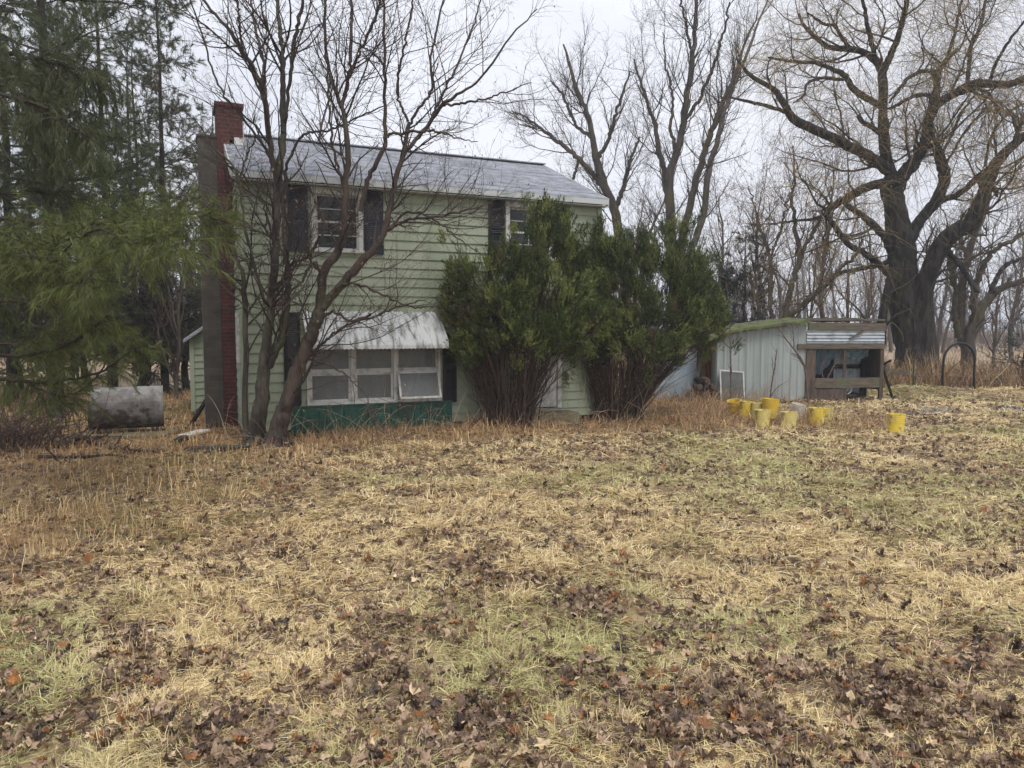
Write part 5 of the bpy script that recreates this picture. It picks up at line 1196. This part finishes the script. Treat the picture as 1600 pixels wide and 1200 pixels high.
protos = [gen_tree(101, 12, .34), gen_tree(102, 10, .4, keys=.9, col=(.08, .058, .05), name='boxelder_tree', crown0=.12), gen_tree(103, 14, .3, rt=.2), gen_tree(104, 7.5, .42, rt=.1, crown0=.05, col=(.085, .055, .05), nl=12)]
used = [False] * 4
def put(k, px, Y, s, rz, label, group=None, tilt=(0, 0), sx=1):
    o = protos[k] if not used[k] else copy_tree(protos[k]); used[k] = True
    p = at(px, 600, Y); o.location = (p[0], Y, -.05); o.scale = (s * sx, s * sx, s); o.rotation_euler = (tilt[0], tilt[1], rz)
    tag(o, label, 'tree', group or 'bare trees round the yard'); return o
put(1, 1290, 40, 1.05, 1.0, 'bare tree with brown seed clusters left of the willow above the shed bay')
put(3, 1175, 36, 1.0, .3, 'low reddish bare tree behind the left end of the shed')
put(3, 1330, 33, .8, 2.1, 'small twiggy bare tree between the shed bay and the willow trunk')
put(3, 720, 44, 1.3, 3.0, 'reddish brown twiggy tree just above the middle of the roof ridge')
put(3, 800, 47, 1.35, 4.0, 'reddish brown twiggy tree just above the right part of the roof ridge')
put(1, 1000, 48, 1.0, .4, 'bare tree behind the gap between the house and the tall upright tree')
put(0, 900, 55, .9, 1.4, 'slim bare tree far behind the right corner of the house')
put(1, 1115, 46, 1.0, 2.7, 'bare tree with brown seeds right of the tall upright tree')
put(0, 1220, 52, .85, 3.6, 'distant bare tree rising above the grey part of the shed')
put(2, 1390, 60, .72, 5.0, 'distant bare tree seen between the willow trunk and the shed')
put(1, 1580, 42, .8, 1.9, 'bare tree behind the right limbs of the low arching tree')
put(2, 1640, 50, .9, .9, 'bare tree partly outside the right edge of the photo')
put(0, 1470, 58, .8, 4.4, 'distant bare tree just right of the willow trunk')
put(0, 330, 40, 1.25, 2.4, 'bare tree behind the red chimney among the pines')
put(3, 275, 19.5, .62, 1.2, 'thin red stemmed bare shrub tree right of the oil tank')
put(2, 480, 44, 1.15, 3.1, 'tall bare tree behind the left half of the roof')
put(1, 1185, 41, .95, 5.2, 'bare tree with brown seeds just right of the dark spruce behind the shed')
put(1, 1345, 46, .9, 3.3, 'bare tree with brown seeds right behind the low left limb of the willow')
put(3, 1255, 35, .85, 5.5, 'low twiggy brown tree above the middle of the shed roof')
put(3, 1550, 37, .8, .6, 'low twiggy brown tree behind the pale stake')
put(3, 1060, 43, 1.0, 4.4, 'low twiggy tree hidden mostly behind the right yew bush')
put(0, 950, 44, 1.0, 5.8, 'bare tree close behind the leaning tree at the right of the roof')
put(3, 1432, 31, .7, 1.7, 'brushy small tree growing right behind the willow trunk')

# ---- far woods (one mass in the fog)
def far_woods():
    rs = np.random.RandomState(200); B = Bundle(); P_, R_ = [], []
    n = 640; x = (rs.rand(n) * 2 - 1) * 125; y = 66 + rs.rand(n) * 85 - .12 * np.abs(x) ; H = 6.5 + 6 * rs.rand(n)
    lft = x < -8; y[lft] = 44 + rs.rand(lft.sum()) * 30; H[lft] *= .8
    P = np.zeros((n, 8, 3)); P[:, 0, 0] = x; P[:, 0, 1] = y; d = np.tile(np.array([0, 0, 1.]), (n, 1))
    for k in range(1, 8): d = unit(d + .1 * rs.randn(n, 3) + np.array([0, 0, .1])); P[:, k] = P[:, k - 1] + d * (H / 7)[:, None]
    Rr = (.07 + .12 * rs.rand(n, 1)) * np.linspace(1, .15, 8)[None]; c = np.array([.07, .056, .05])
    B.tubes(P, Rr, 5, c, .2, rs)
    C, Cr = grow(rs, P, Rr, 2.6, .15, 1, 38, 12, 1.2, 4.0, 6, .16, .14, .45, .3, .016, .4, rcap=.05); B.tubes(C, Cr, 3, c * 1.1, .2, rs)
    D, Dr = grow(rs, C, Cr, 1.6, .1, 1, 40, 12, .6, 1.8, 4, .1, .16, .7, .5, .013, .3); B.tubes(D, Dr, 3, c * 1.5, .3, rs)
    # understory
    n = 24000; x = (rs.rand(n) * 2 - 1) * 125; y = 60 + rs.rand(n) ** 1.3 * 85; l = x < -8; y[l] = 40 + rs.rand(l.sum()) * 25
    P = np.zeros((n, 4, 3)); P[:, 0, 0] = x; P[:, 0, 1] = y; d = unit(np.stack([.4 * rs.randn(n), .4 * rs.randn(n), np.ones(n)], -1)); H = .8 + 3.6 * rs.rand(n) ** 1.5
    for k in range(1, 4): d = unit(d + .2 * rs.randn(n, 3)); P[:, k] = P[:, k - 1] + d * (H / 3)[:, None]
    B.tubes(P, np.full((n, 4), .018) * np.array([1, .8, .6, .3]), 3, np.array([.10, .07, .055]), .4, rs)
    o = B.build('far_woods', M['twig']); tag(o, 'grey mass of bare woods fading into the mist beyond the fields', 'woods', kind='stuff')
far_woods()

# ------------------------------------------------------------------ evergreens
def needles(B, P, rs, per, ln, wd, col, spread=.6, grav=0.0, t0=.1, tip=None):
    if len(P) == 0: return
    n = int(len(P) * per); i = rs.randint(len(P), size=n); t = (t0 + (1 - t0) * rs.rand(n)) * (P.shape[1] - 1); j = np.minimum(t.astype(int), P.shape[1] - 2); f = (t - j)[:, None]
    p = P[i, j] * (1 - f) + P[i, j + 1] * f; tg = unit(P[i, j + 1] - P[i, j])
    d = unit(tg + spread * rs.randn(n, 3) + np.array([0, 0, -grav])); s = np.cross(d, rs.randn(n, 3)); s = unit(s) * wd / 2
    L = (ln * (.65 + .7 * rs.rand(n)))[:, None]
    V = np.stack([p - s, p + s, p + d * L], 1)
    c = col[rs.randint(len(col), size=n)] * (.65 + .7 * rs.rand(n, 1))
    B.tris(V, c)

def yew(base_px, lobes, n_stem, n_cl, label, seed, foli, Yc=None):
    rs = np.random.RandomState(seed); b = gnd(*base_px); Y = b[1] if Yc is None else Yc
    root = empty('yew_bush', b, 0, label, 'bush'); w = np.array([l[2] * l[3] for l in lobes], float); w /= w.sum()
    def targets(n, shell):
        k = rs.choice(len(lobes), n, p=w); L = np.array(lobes, float)[k]; v = unit(rs.randn(n, 3)); r = rs.rand(n) ** shell
        px = L[:, 0] + L[:, 2] * v[:, 0] * r; py = L[:, 1] + L[:, 3] * v[:, 2] * r * -1
        out = np.array([at(a, c, Y) for a, c in zip(px, py)]); out[:, 1] += L[:, 4] + v[:, 1] * r * L[:, 2] * Y / F * .85
        return out
    def clip(Q):      # keep clear of the house front
        v = (Q - HA) @ HV; u = (Q - HA) @ HU; bad = (u < HL + .1) & (u > -.2) & (v > -.12); sh = np.where(bad, v + .12 + .1 * rs.rand(len(Q)), 0)
        return Q - sh[:, None] * HV
    tg = clip(targets(n_stem, .5)); tg[:, 2] = np.maximum(tg[:, 2] * .82, .8); P = np.empty((n_stem, 8, 3)); a = rs.rand(n_stem) * 2 * pi; r = .05 + .28 * np.sqrt(rs.rand(n_stem))
    dirx = unit((tg - b)[:, :2]); P0 = np.stack([b[0] + dirx[:, 0] * r + .08 * rs.randn(n_stem), b[1] + dirx[:, 1] * r * .8 + .05 * rs.randn(n_stem), -.05 + 0 * r], -1)
    for k in range(8):
        t = k / 7; hz = t ** 1.25; P[:, k, :2] = P0[:, :2] + (tg[:, :2] - P0[:, :2]) * hz; P[:, k, 2] = P0[:, 2] + (tg[:, 2] - P0[:, 2]) * t ** .9
    P[:, 1:] += .02 * rs.randn(n_stem, 7, 3); Rr = (.006 + .014 * rs.rand(n_stem, 1) ** 2) * np.linspace(1, .35, 8)[None]
    B = Bundle(); cc = np.array([.075, .052, .042]); B.tubes(P, Rr, 5, cc, .35, rs)
    C, Cr = grow(rs, P, Rr, 5, .12, .85, 28, 10, .2, .9, 5, .12, .12, .5, .4, .0022, .3); bad = ((((C - HA) @ HV) > -.08) & (((C - HA) @ HU) < HL)).any(1); C, Cr = C[~bad], Cr[~bad]
    B.tubes(C, Cr, 3, cc * 1.1, .4, rs); B.build('stems', M['twig'], root, origin=b)
    # foliage: clusters of upright sprays
    cen = targets(n_cl, .33); cen = np.concatenate([cen, cen[:n_cl // 2] + .17 * rs.randn(n_cl // 2, 3)]); n_cl = len(cen); cen[:, 2] = np.maximum(cen[:, 2], .8); cen = clip(cen); cen = cen[(vn(cen[:, 0] + .7 * cen[:, 1], cen[:, 2], .30, seed % 50) > .34) | (rs.rand(len(cen)) < .12)]; n_cl = len(cen); m = 32; ctr = np.array([at(l[0], l[1], Y) for l in lobes]).mean(0)
    q = np.repeat(cen, m, 0); q = q + rs.randn(len(q), 3) * np.array([.052, .052, .085]); q = clip(q); od = unit(q - (ctr + np.array([0, 0, -1.0])))
    d = unit(od * .7 + np.array([0, 0, .9]) + .35 * rs.randn(len(q), 3)); L = (.07 + .12 * rs.rand(len(q)))[:, None]; Q = np.stack([q, q + d * L * .5 + .004 * rs.randn(len(q), 3), q + d * L], 1)
    B = Bundle(); B.tubes(Q, np.tile(np.array([.0022, .0018, .001]), (len(Q), 1)), 3, np.array([.06, .055, .025]), .2, rs)
    br = np.repeat(rs.rand(n_cl), m); idx = np.digitize(br, [.45, .8])
    dead = np.repeat(rs.rand(n_cl) < .035, m); needles(B, Q[dead], rs, 9, .042, .008, np.array([[.20, .12, .06], [.14, .09, .05]]), .75, -.1); idx = np.where(dead, 9, idx)
    for k in range(3):
        needles(B, Q[idx == k], rs, 15, .042, .0115, foli[k] * 2.3, .75, -.3)
    n = 130; o_ = targets(n * 3, .12); o_ = o_[o_[:, 2] > 1.3][:n]; o_ = clip(o_); n = len(o_); W_ = np.zeros((n, 7, 3)); W_[:, 0] = o_; d = unit(unit(o_ - (ctr + np.array([0, 0, -.6]))) * .9 + np.array([0, 0, .45]) + .25 * rs.randn(n, 3)); L = .18 + .34 * rs.rand(n)
    for k in range(1, 7): d = unit(d + .1 * rs.randn(n, 3) + np.array([0, 0, .06])); W_[:, k] = W_[:, k - 1] + d * (L / 6)[:, None]
    bad = ((((W_ - HA) @ HV) > -.06) & (((W_ - HA) @ HU) < HL)).any(1); W_ = W_[~bad]; n = len(W_)
    B.tubes(W_, np.tile(np.linspace(.004, .0015, 7), (n, 1)), 4, np.array([.06, .05, .03]), .2, rs)
    X_, Xr = grow(rs, W_, np.full((n, 7), .003), 22, .1, 1, 35, 10, .06, .16, 4, .15, .1, .6, .5, .0014, .3); B.tubes(X_, Xr, 3, np.array([.06, .055, .03]), .2, rs)
    h = len(X_) // 2; needles(B, X_[:h], rs, 20, .036, .010, foli[1] * 2, .7, -.2); needles(B, X_[h:], rs, 20, .036, .010, foli[2] * 1.8, .7, -.2)
    B.build('foliage', M['needle'], root, origin=b); print(label[:20], len(q))
fol = [np.array([[.026, .038, .012], [.018, .028, .010], [.040, .055, .015]]), np.array([[.052, .066, .018], [.070, .082, .024], [.040, .050, .015]]), np.array([[.105, .122, .034], [.135, .145, .042], [.075, .092, .026]])]
yew((795, 672), [(770, 480, 66, 70, 0), (840, 480, 66, 80, 0), (880, 530, 40, 32, .1), (712, 480, 22, 26, 0), (850, 400, 44, 62, .05), (855, 350, 30, 36, .05), (728, 440, 32, 42, -.1), (800, 530, 84, 44, 0), (745, 530, 50, 40, 0), (890, 490, 36, 70, 0), (885, 370, 12, 36, 0), (790, 425, 34, 40, 0)], 230, 560, 'dark green vase shaped yew bush in front of the white door', 71, fol, Yc=None)
yew((965, 657), [(905, 455, 42, 88, .0), (925, 530, 55, 36, 0), (1105, 500, 34, 44, .2), (965, 470, 75, 85, .1), (1050, 460, 66, 80, .2), (1000, 400, 50, 48, .1), (1075, 415, 36, 50, .2), (1090, 480, 45, 62, .2), (935, 430, 40, 60, .0), (1010, 540, 92, 36, .1), (1085, 365, 8, 26, .2), (1035, 375, 26, 28, .2), (940, 520, 50, 44, 0)], 260, 760, 'wide dark green yew bush spreading past the right corner of the house', 72, fol, Yc=None)

pcol = [np.array([[.066, .080, .026], [.045, .058, .020], [.10, .112, .038]]), np.array([[.115, .138, .036], [.170, .190, .056], [.080, .102, .030]]), np.array([[.085, .105, .048], [.060, .080, .038], [.12, .135, .062]])]
def near_pine():
    rs = np.random.RandomState(81); Y0 = 8.2; tx = at(-330, 600, Y0)[0]; root = empty('pine_tree', (tx, Y0, 0), 0, 'near pine whose long drooping green boughs reach in from the left edge', 'tree')
    n = 20; P = np.zeros((1, n, 3)); P[0, :, 0] = tx + .1 * np.sin(np.linspace(0, 3, n)); P[0, :, 1] = Y0; P[0, :, 2] = np.linspace(-.1, 9.5, n)
    B = Bundle(); B.tubes(P, .19 * np.linspace(1, .25, n)[None], 12, np.array([.03, .022, .018]), 0, rs); B.build('trunk', M['bark_pine'], root, origin=(tx, Y0, 0), smooth=True)
    T = Traced(Y0, rs)
    bo = [  # trace, drift, hanging, density, bright
        ([(-330, 60, 9), (-120, 70, 9), (0, 82, 8), (60, 92, 6), (110, 104, 5), (145, 112, 3.5), (172, 128, 2)], -.05, .34, 1.5, 0),
        ([(-330, 140, 9), (-120, 140, 8), (10, 150, 7), (60, 165, 6), (95, 185, 4), (120, 200, 3), (138, 215, 2)], -.25, .34, 1.6, 0),
        ([(-330, 30, 8), (-150, 60, 8), (-40, 100, 7), (50, 118, 5), (90, 112, 4), (125, 116, 2)], .25, .34, 1.2, 0),
        ([(-330, 240, 9), (-150, 215, 8), (-30, 195, 6), (40, 210, 5), (70, 240, 4), (95, 262, 2)], .05, .30, 1.4, 0),
        ([(-330, 330, 9), (-100, 330, 9), (40, 345, 8), (130, 350, 7), (220, 340, 6), (280, 335, 4), (325, 338, 3), (355, 348, 2)], -.12, .12, 1.5, 1),
        ([(-330, 360, 9), (-100, 380, 8), (0, 395, 7), (70, 380, 6), (150, 365, 5), (220, 375, 3.5), (280, 362, 2)], -.25, .12, 1.5, 1),
        ([(-330, 420, 8), (-120, 420, 8), (0, 418, 7), (60, 425, 5), (110, 428, 4), (140, 440, 2)], -.30, .16, 1.6, 1),
        ([(-330, 560, 9), (-100, 560, 8), (20, 556, 7), (75, 550, 6), (115, 533, 5), (145, 512, 4), (170, 494, 2)], -.15, .20, 1.4, 1),
        ([(-330, 600, 8), (-120, 590, 7), (0, 592, 6), (70, 598, 5), (130, 590, 4), (190, 560, 3), (205, 540, 2)], .10, .10, 1.2, 1),
        ([(-330, 480, 8), (-120, 480, 7), (0, 470, 6), (60, 478, 4), (110, 470, 3), (140, 480, 2)], .2, .2, 1.5, 0),
        ([(-330, 250, 8), (-120, 290, 7), (-20, 300, 6), (60, 300, 4), (120, 312, 2.5)], .2, .2, 1.4, 0),
        ([(-60, -60, 8), (40, -20, 6), (120, 0, 4.5), (190, 5, 3), (228, 14, 1.6)], -.2, .10, .7, 2),
        ([(-120, -20, 8), (-40, 0, 6), (20, 18, 3), (45, 30, 1.5)], -.2, .10, .9, 2),
    ]
    ex = []
    for tr, dr, hang, den, br in bo:
        if br == 2 or br == 0 and rs.rand() < .6: continue
        for q in range(1): ex.append(([(x, y + rs.uniform(-30, 34), max(w * .7, 1.5)) for x, y, w in tr], dr + rs.choice([-.28, .3]), hang, den, br))
    bo += ex
    brs = [[], [], []]; B = Bundle(); dk = np.array([.045, .035, .026])
    for tr, dr, hang, den, br in bo:
        P = T.limb(tr, dr, start=Y0, wob=.012)[None]; Rr = T.limbs[-1][1][None]; B.tubes(P, np.maximum(Rr, .004), 6, dk, .2, rs)
        C, Cr = grow(rs, P, np.maximum(Rr, .004), 11 * den, .3, 1, 55, 18, .22, (.8 if br == 0 else .58), 7, -hang * .55 + .02, .10, .5, .4, .002, .4, rcap=.006)
        D, Dr = grow(rs, C, Cr, 6.5, .1, 1, 38, 10, .10, .34, 4, -hang * .5 + .02, .10, .6, .5, .0015, .3)
        B.tubes(C, Cr, 3, dk * 1.3, .3, rs); B.tubes(D, Dr, 3, dk * 1.5, .3, rs)
        brs[br].append((C, D, hang))
    B.build('boughs', M['twig'], root, origin=(tx, Y0, 0))
    for k in range(3):
        B = Bundle()
        for C, D, hang in brs[k]:
            for Q, per in ((C, 66), (D, 38)):
                needles(B, Q, rs, per, .11, .0042, pcol[k], .42, .35 + hang, .25)
        B.build('needles', M['needle'], root, origin=(tx, Y0, 0)); print('near pine', B.n // 3)
near_pine()

def gen_pine(seed, H, r0=.16, bl=(1.4, 3.0), dens=3.6, z0=.12, cols=pcol[2], nl=.12, nw=.012, per=(46, 34), up=.05, spread=.55, name='pine_tree', sag=0, tl=.62, tw=8):
    rs = np.random.RandomState(seed); root = empty(name, (0, 0, 0)); n = 16; P = np.zeros((1, n, 3)); P[0, :, 2] = np.linspace(-.1, H, n); P[0, 1:, :2] += np.cumsum(.03 * rs.randn(n - 1, 2), 0)
    Rr = r0 * np.linspace(1, .1, n)[None]; B = Bundle(); B.tubes(P, Rr, 9, (.03, .02, .02), 0, rs); B.build('trunk', M['bark_pine'], root, smooth=True)
    C, Cr = grow(rs, P, Rr, dens, z0, .98, 82, 9, bl[0], bl[1], 8, up, .10, .3, .3, .006, tl, rcap=.035)
    D, Dr = grow(rs, C, Cr, tw, .2, 1, 45, 12, .3, .85, 5, .04 - sag, .12, .5, .4, .004, .3)
    E, Er = grow(rs, D, Dr, 6, .2, 1, 40, 12, .12, .38, 4, .05 - sag, .12, .6, .5, .003, .3)
    dk = np.array([.04, .03, .026]); B = Bundle(); B.tubes(C, Cr, 5, dk, .2, rs); B.tubes(D, Dr, 3, dk, .2, rs); B.build('branches', M['twig'], root)
    B = Bundle(); needles(B, D, rs, per[0], nl, nw, cols, spread, .05 + sag, .4); needles(B, E, rs, per[1], nl, nw, cols, spread, .05 + sag, .2); B.build('needles', M['needle'], root); print('pine', len(C), len(D), len(E), B.n // 3); return root
pA = gen_pine(91, 14, .17, (1.8, 3.6), 4.8, .07); pB = gen_pine(92, 12.5, .12, (1.4, 2.7), 7, .14, up=.02)
pC = gen_pine(93, 3.9, .12, (1.0, 1.9), 11, .20, cols=np.array([[.04, .045, .03], [.055, .06, .036], [.03, .034, .022]]), nl=.08, nw=.010, per=(60, 50), name='cedar_tree', tw=15)
pD = gen_pine(94, 6.4, .11, (1.0, 2.3), 9, .08, cols=np.array([[.026, .035, .026], [.035, .045, .032]]), nl=.09, nw=.018, per=(46, 34), name='spruce_tree', tl=.72, tw=12)
pE = gen_pine(95, 2.3, .06, (.6, 1.35), 20, .08, cols=np.array([[.028, .045, .035], [.04, .058, .042]]), nl=.045, nw=.008, per=(60, 46), up=-.01, name='spruce_tree', tl=.85)
first = {}
def putp(o, px, Y, s, rz, label, grp='pines left of the house'):
    c = o if o.name not in first else copy_tree(o); first[o.name] = 1
    p = at(px, 600, Y); c.location = (p[0], Y, 0); c.rotation_euler = (0, 0, rz); c.scale = (s, s, s); tag(c, label, 'tree', grp); return c
putp(pA, 88, 15.4, .95, .4, 'dark trunked pine standing left of the oil tank')
putp(pA, 175, 20.5, .85, 2.2, 'pine with dark trunk right behind the oil tank')
putp(pB, 258, 21.5, 1.0, 1.0, 'slim pine rising between the oil tank and the chimney')
putp(pB, 20, 19, 1.1, 3.0, 'pine at the left edge behind the drooping boughs')
putp(pB, 118, 26, 1.1, 4.0, 'thin pine far behind between the two dark pine trunks')
putp(pA, 215, 29, .9, 5.1, 'pine far behind just left of the chimney')
putp(pB, 345, 31, .88, .3, 'pine whose loose top shows just behind the red chimney')
putp(pB, 232, 25, .9, 5.5, 'loose pine above the oil tank between two darker trunks')
putp(pB, -90, 15, 1.2, 1.3, 'pine partly outside the left edge of the photo')
putp(pA, 60, 33, .8, 2.9, 'distant pine seen low between the left pine trunks')
putp(pC, 215, 21, .95, 0, 'low dark cedar right behind the oil tank', 'dark cedars behind the tank'); putp(pC, 292, 22.5, 1.0, 2, 'low dark cedar between the oil tank and the annex', 'dark cedars behind the tank'); putp(pC, 140, 23, 1.0, 4, 'low dark cedar left of the oil tank', 'dark cedars behind the tank'); putp(pC, 30, 22, 1.0, 5, 'low dark cedar at the left edge behind the pines', 'dark cedars behind the tank')
putp(pD, 1165, 32, .98, 0, 'loose dark spruce behind the left end of the grey shed', 'spruces on the right')
putp(pD, 1120, 34, .85, 2, 'dark spruce partly hidden behind the right yew bush', 'spruces on the right')
putp(pE, 1600, 24, 1.05, 1, 'small dense dark spruce at the right edge', 'spruces on the right')

# small saplings in front of the shed
def sapling(tr, Y, label, seed, keys=False):
    rs = np.random.RandomState(seed); T = Traced(Y, rs)
    for l in tr: T.limb(l, .1, wob=.004)
    P, Rr = T.arrays(); b = P[0][0]; root = empty('sapling', (b[0], b[1], 0), 0, label, 'sapling'); cc = np.array([.12, .085, .07])
    B = Bundle(); B.tubes(P, np.maximum(Rr, .003), 5, cc, .1, rs); B.build('stem', M['twig'], root, origin=(b[0], b[1], 0))
    C, Cr = grow(rs, P, Rr, 5, .25, 1, 40, 12, .15, .6, 5, .12, .12, .5, .4, .002, .3); B = Bundle(); B.tubes(C, Cr, 3, cc, .2, rs)
    D, Dr = grow(rs, C, Cr, 6, .2, 1, 40, 12, .05, .2, 4, .05, .12, .5, .4, .0016, .3); B.tubes(D, Dr, 3, cc, .2, rs); B.build('twigs', M['twig'], root, origin=(b[0], b[1], 0))
sapling([[(1141, 640, 3), (1142, 590, 2.6), (1141, 550, 2.2), (1140, 490, 1.6), (1135, 440, 1)], [(1142, 545, 2), (1150, 537, 1.6), (1160, 528, 1)], [(1142, 545, 2), (1134, 538, 1.4), (1126, 530, 1)]], 17.6, 'thin straight sapling rising in front of the window screen', 1)
sapling([[(1262, 632, 4), (1260, 590, 3.4), (1254, 565, 3), (1240, 545, 2.4), (1228, 530, 1.8), (1214, 510, 1)], [(1241, 546, 2), (1240, 530, 1.8), (1238, 505, 1)], [(1256, 570, 2), (1246, 556, 1.4), (1236, 552, 1)]], 18.2, 'thin forked sapling leaning left at the seam of the shed wall and bay', 2)
sapling([[(1202, 632, 3), (1206, 600, 2.4), (1211, 570, 2), (1214, 545, 1.2)], [(1204, 620, 1.8), (1212, 608, 1.4), (1222, 600, 1)]], 18.0, 'short thin sapling in front of the middle of the grey shed wall', 3)
sapling([[(1290, 600, 3), (1296, 585, 2.6), (1310, 560, 2.2), (1318, 550, 1.2)], [(1288, 600, 2.4), (1284, 575, 2), (1290, 555, 1.2)]], 19.0, 'tangled thin sapling growing inside the open shed bay', 4)
# ------------------------------------------------------------------ mist
def haze():
    b = MB(); b.box(-170, 170, -25, 175, -1.2, 34); o = b.build('haze', None)
    m = bpy.data.materials.new('mist'); m.use_nodes = True; N = m.node_tree; N.nodes.clear(); v = N.nodes.new('ShaderNodeVolumePrincipled'); ou = N.nodes.new('ShaderNodeOutputMaterial')
    v.inputs['Color'].default_value = (.93, .95, 1.0, 1); v.inputs['Density'].default_value = .0017; v.inputs['Anisotropy'].default_value = .2
    N.links.new(v.outputs[0], ou.inputs['Volume']); o.data.materials.clear(); o.data.materials.append(m); m.cycles.homogeneous_volume = True
    o.data.polygons.foreach_set('material_index', [0] * 6); tag(o, kind='stuff', label='thin grey drizzly mist filling the air over the yard', cat='haze')
haze()
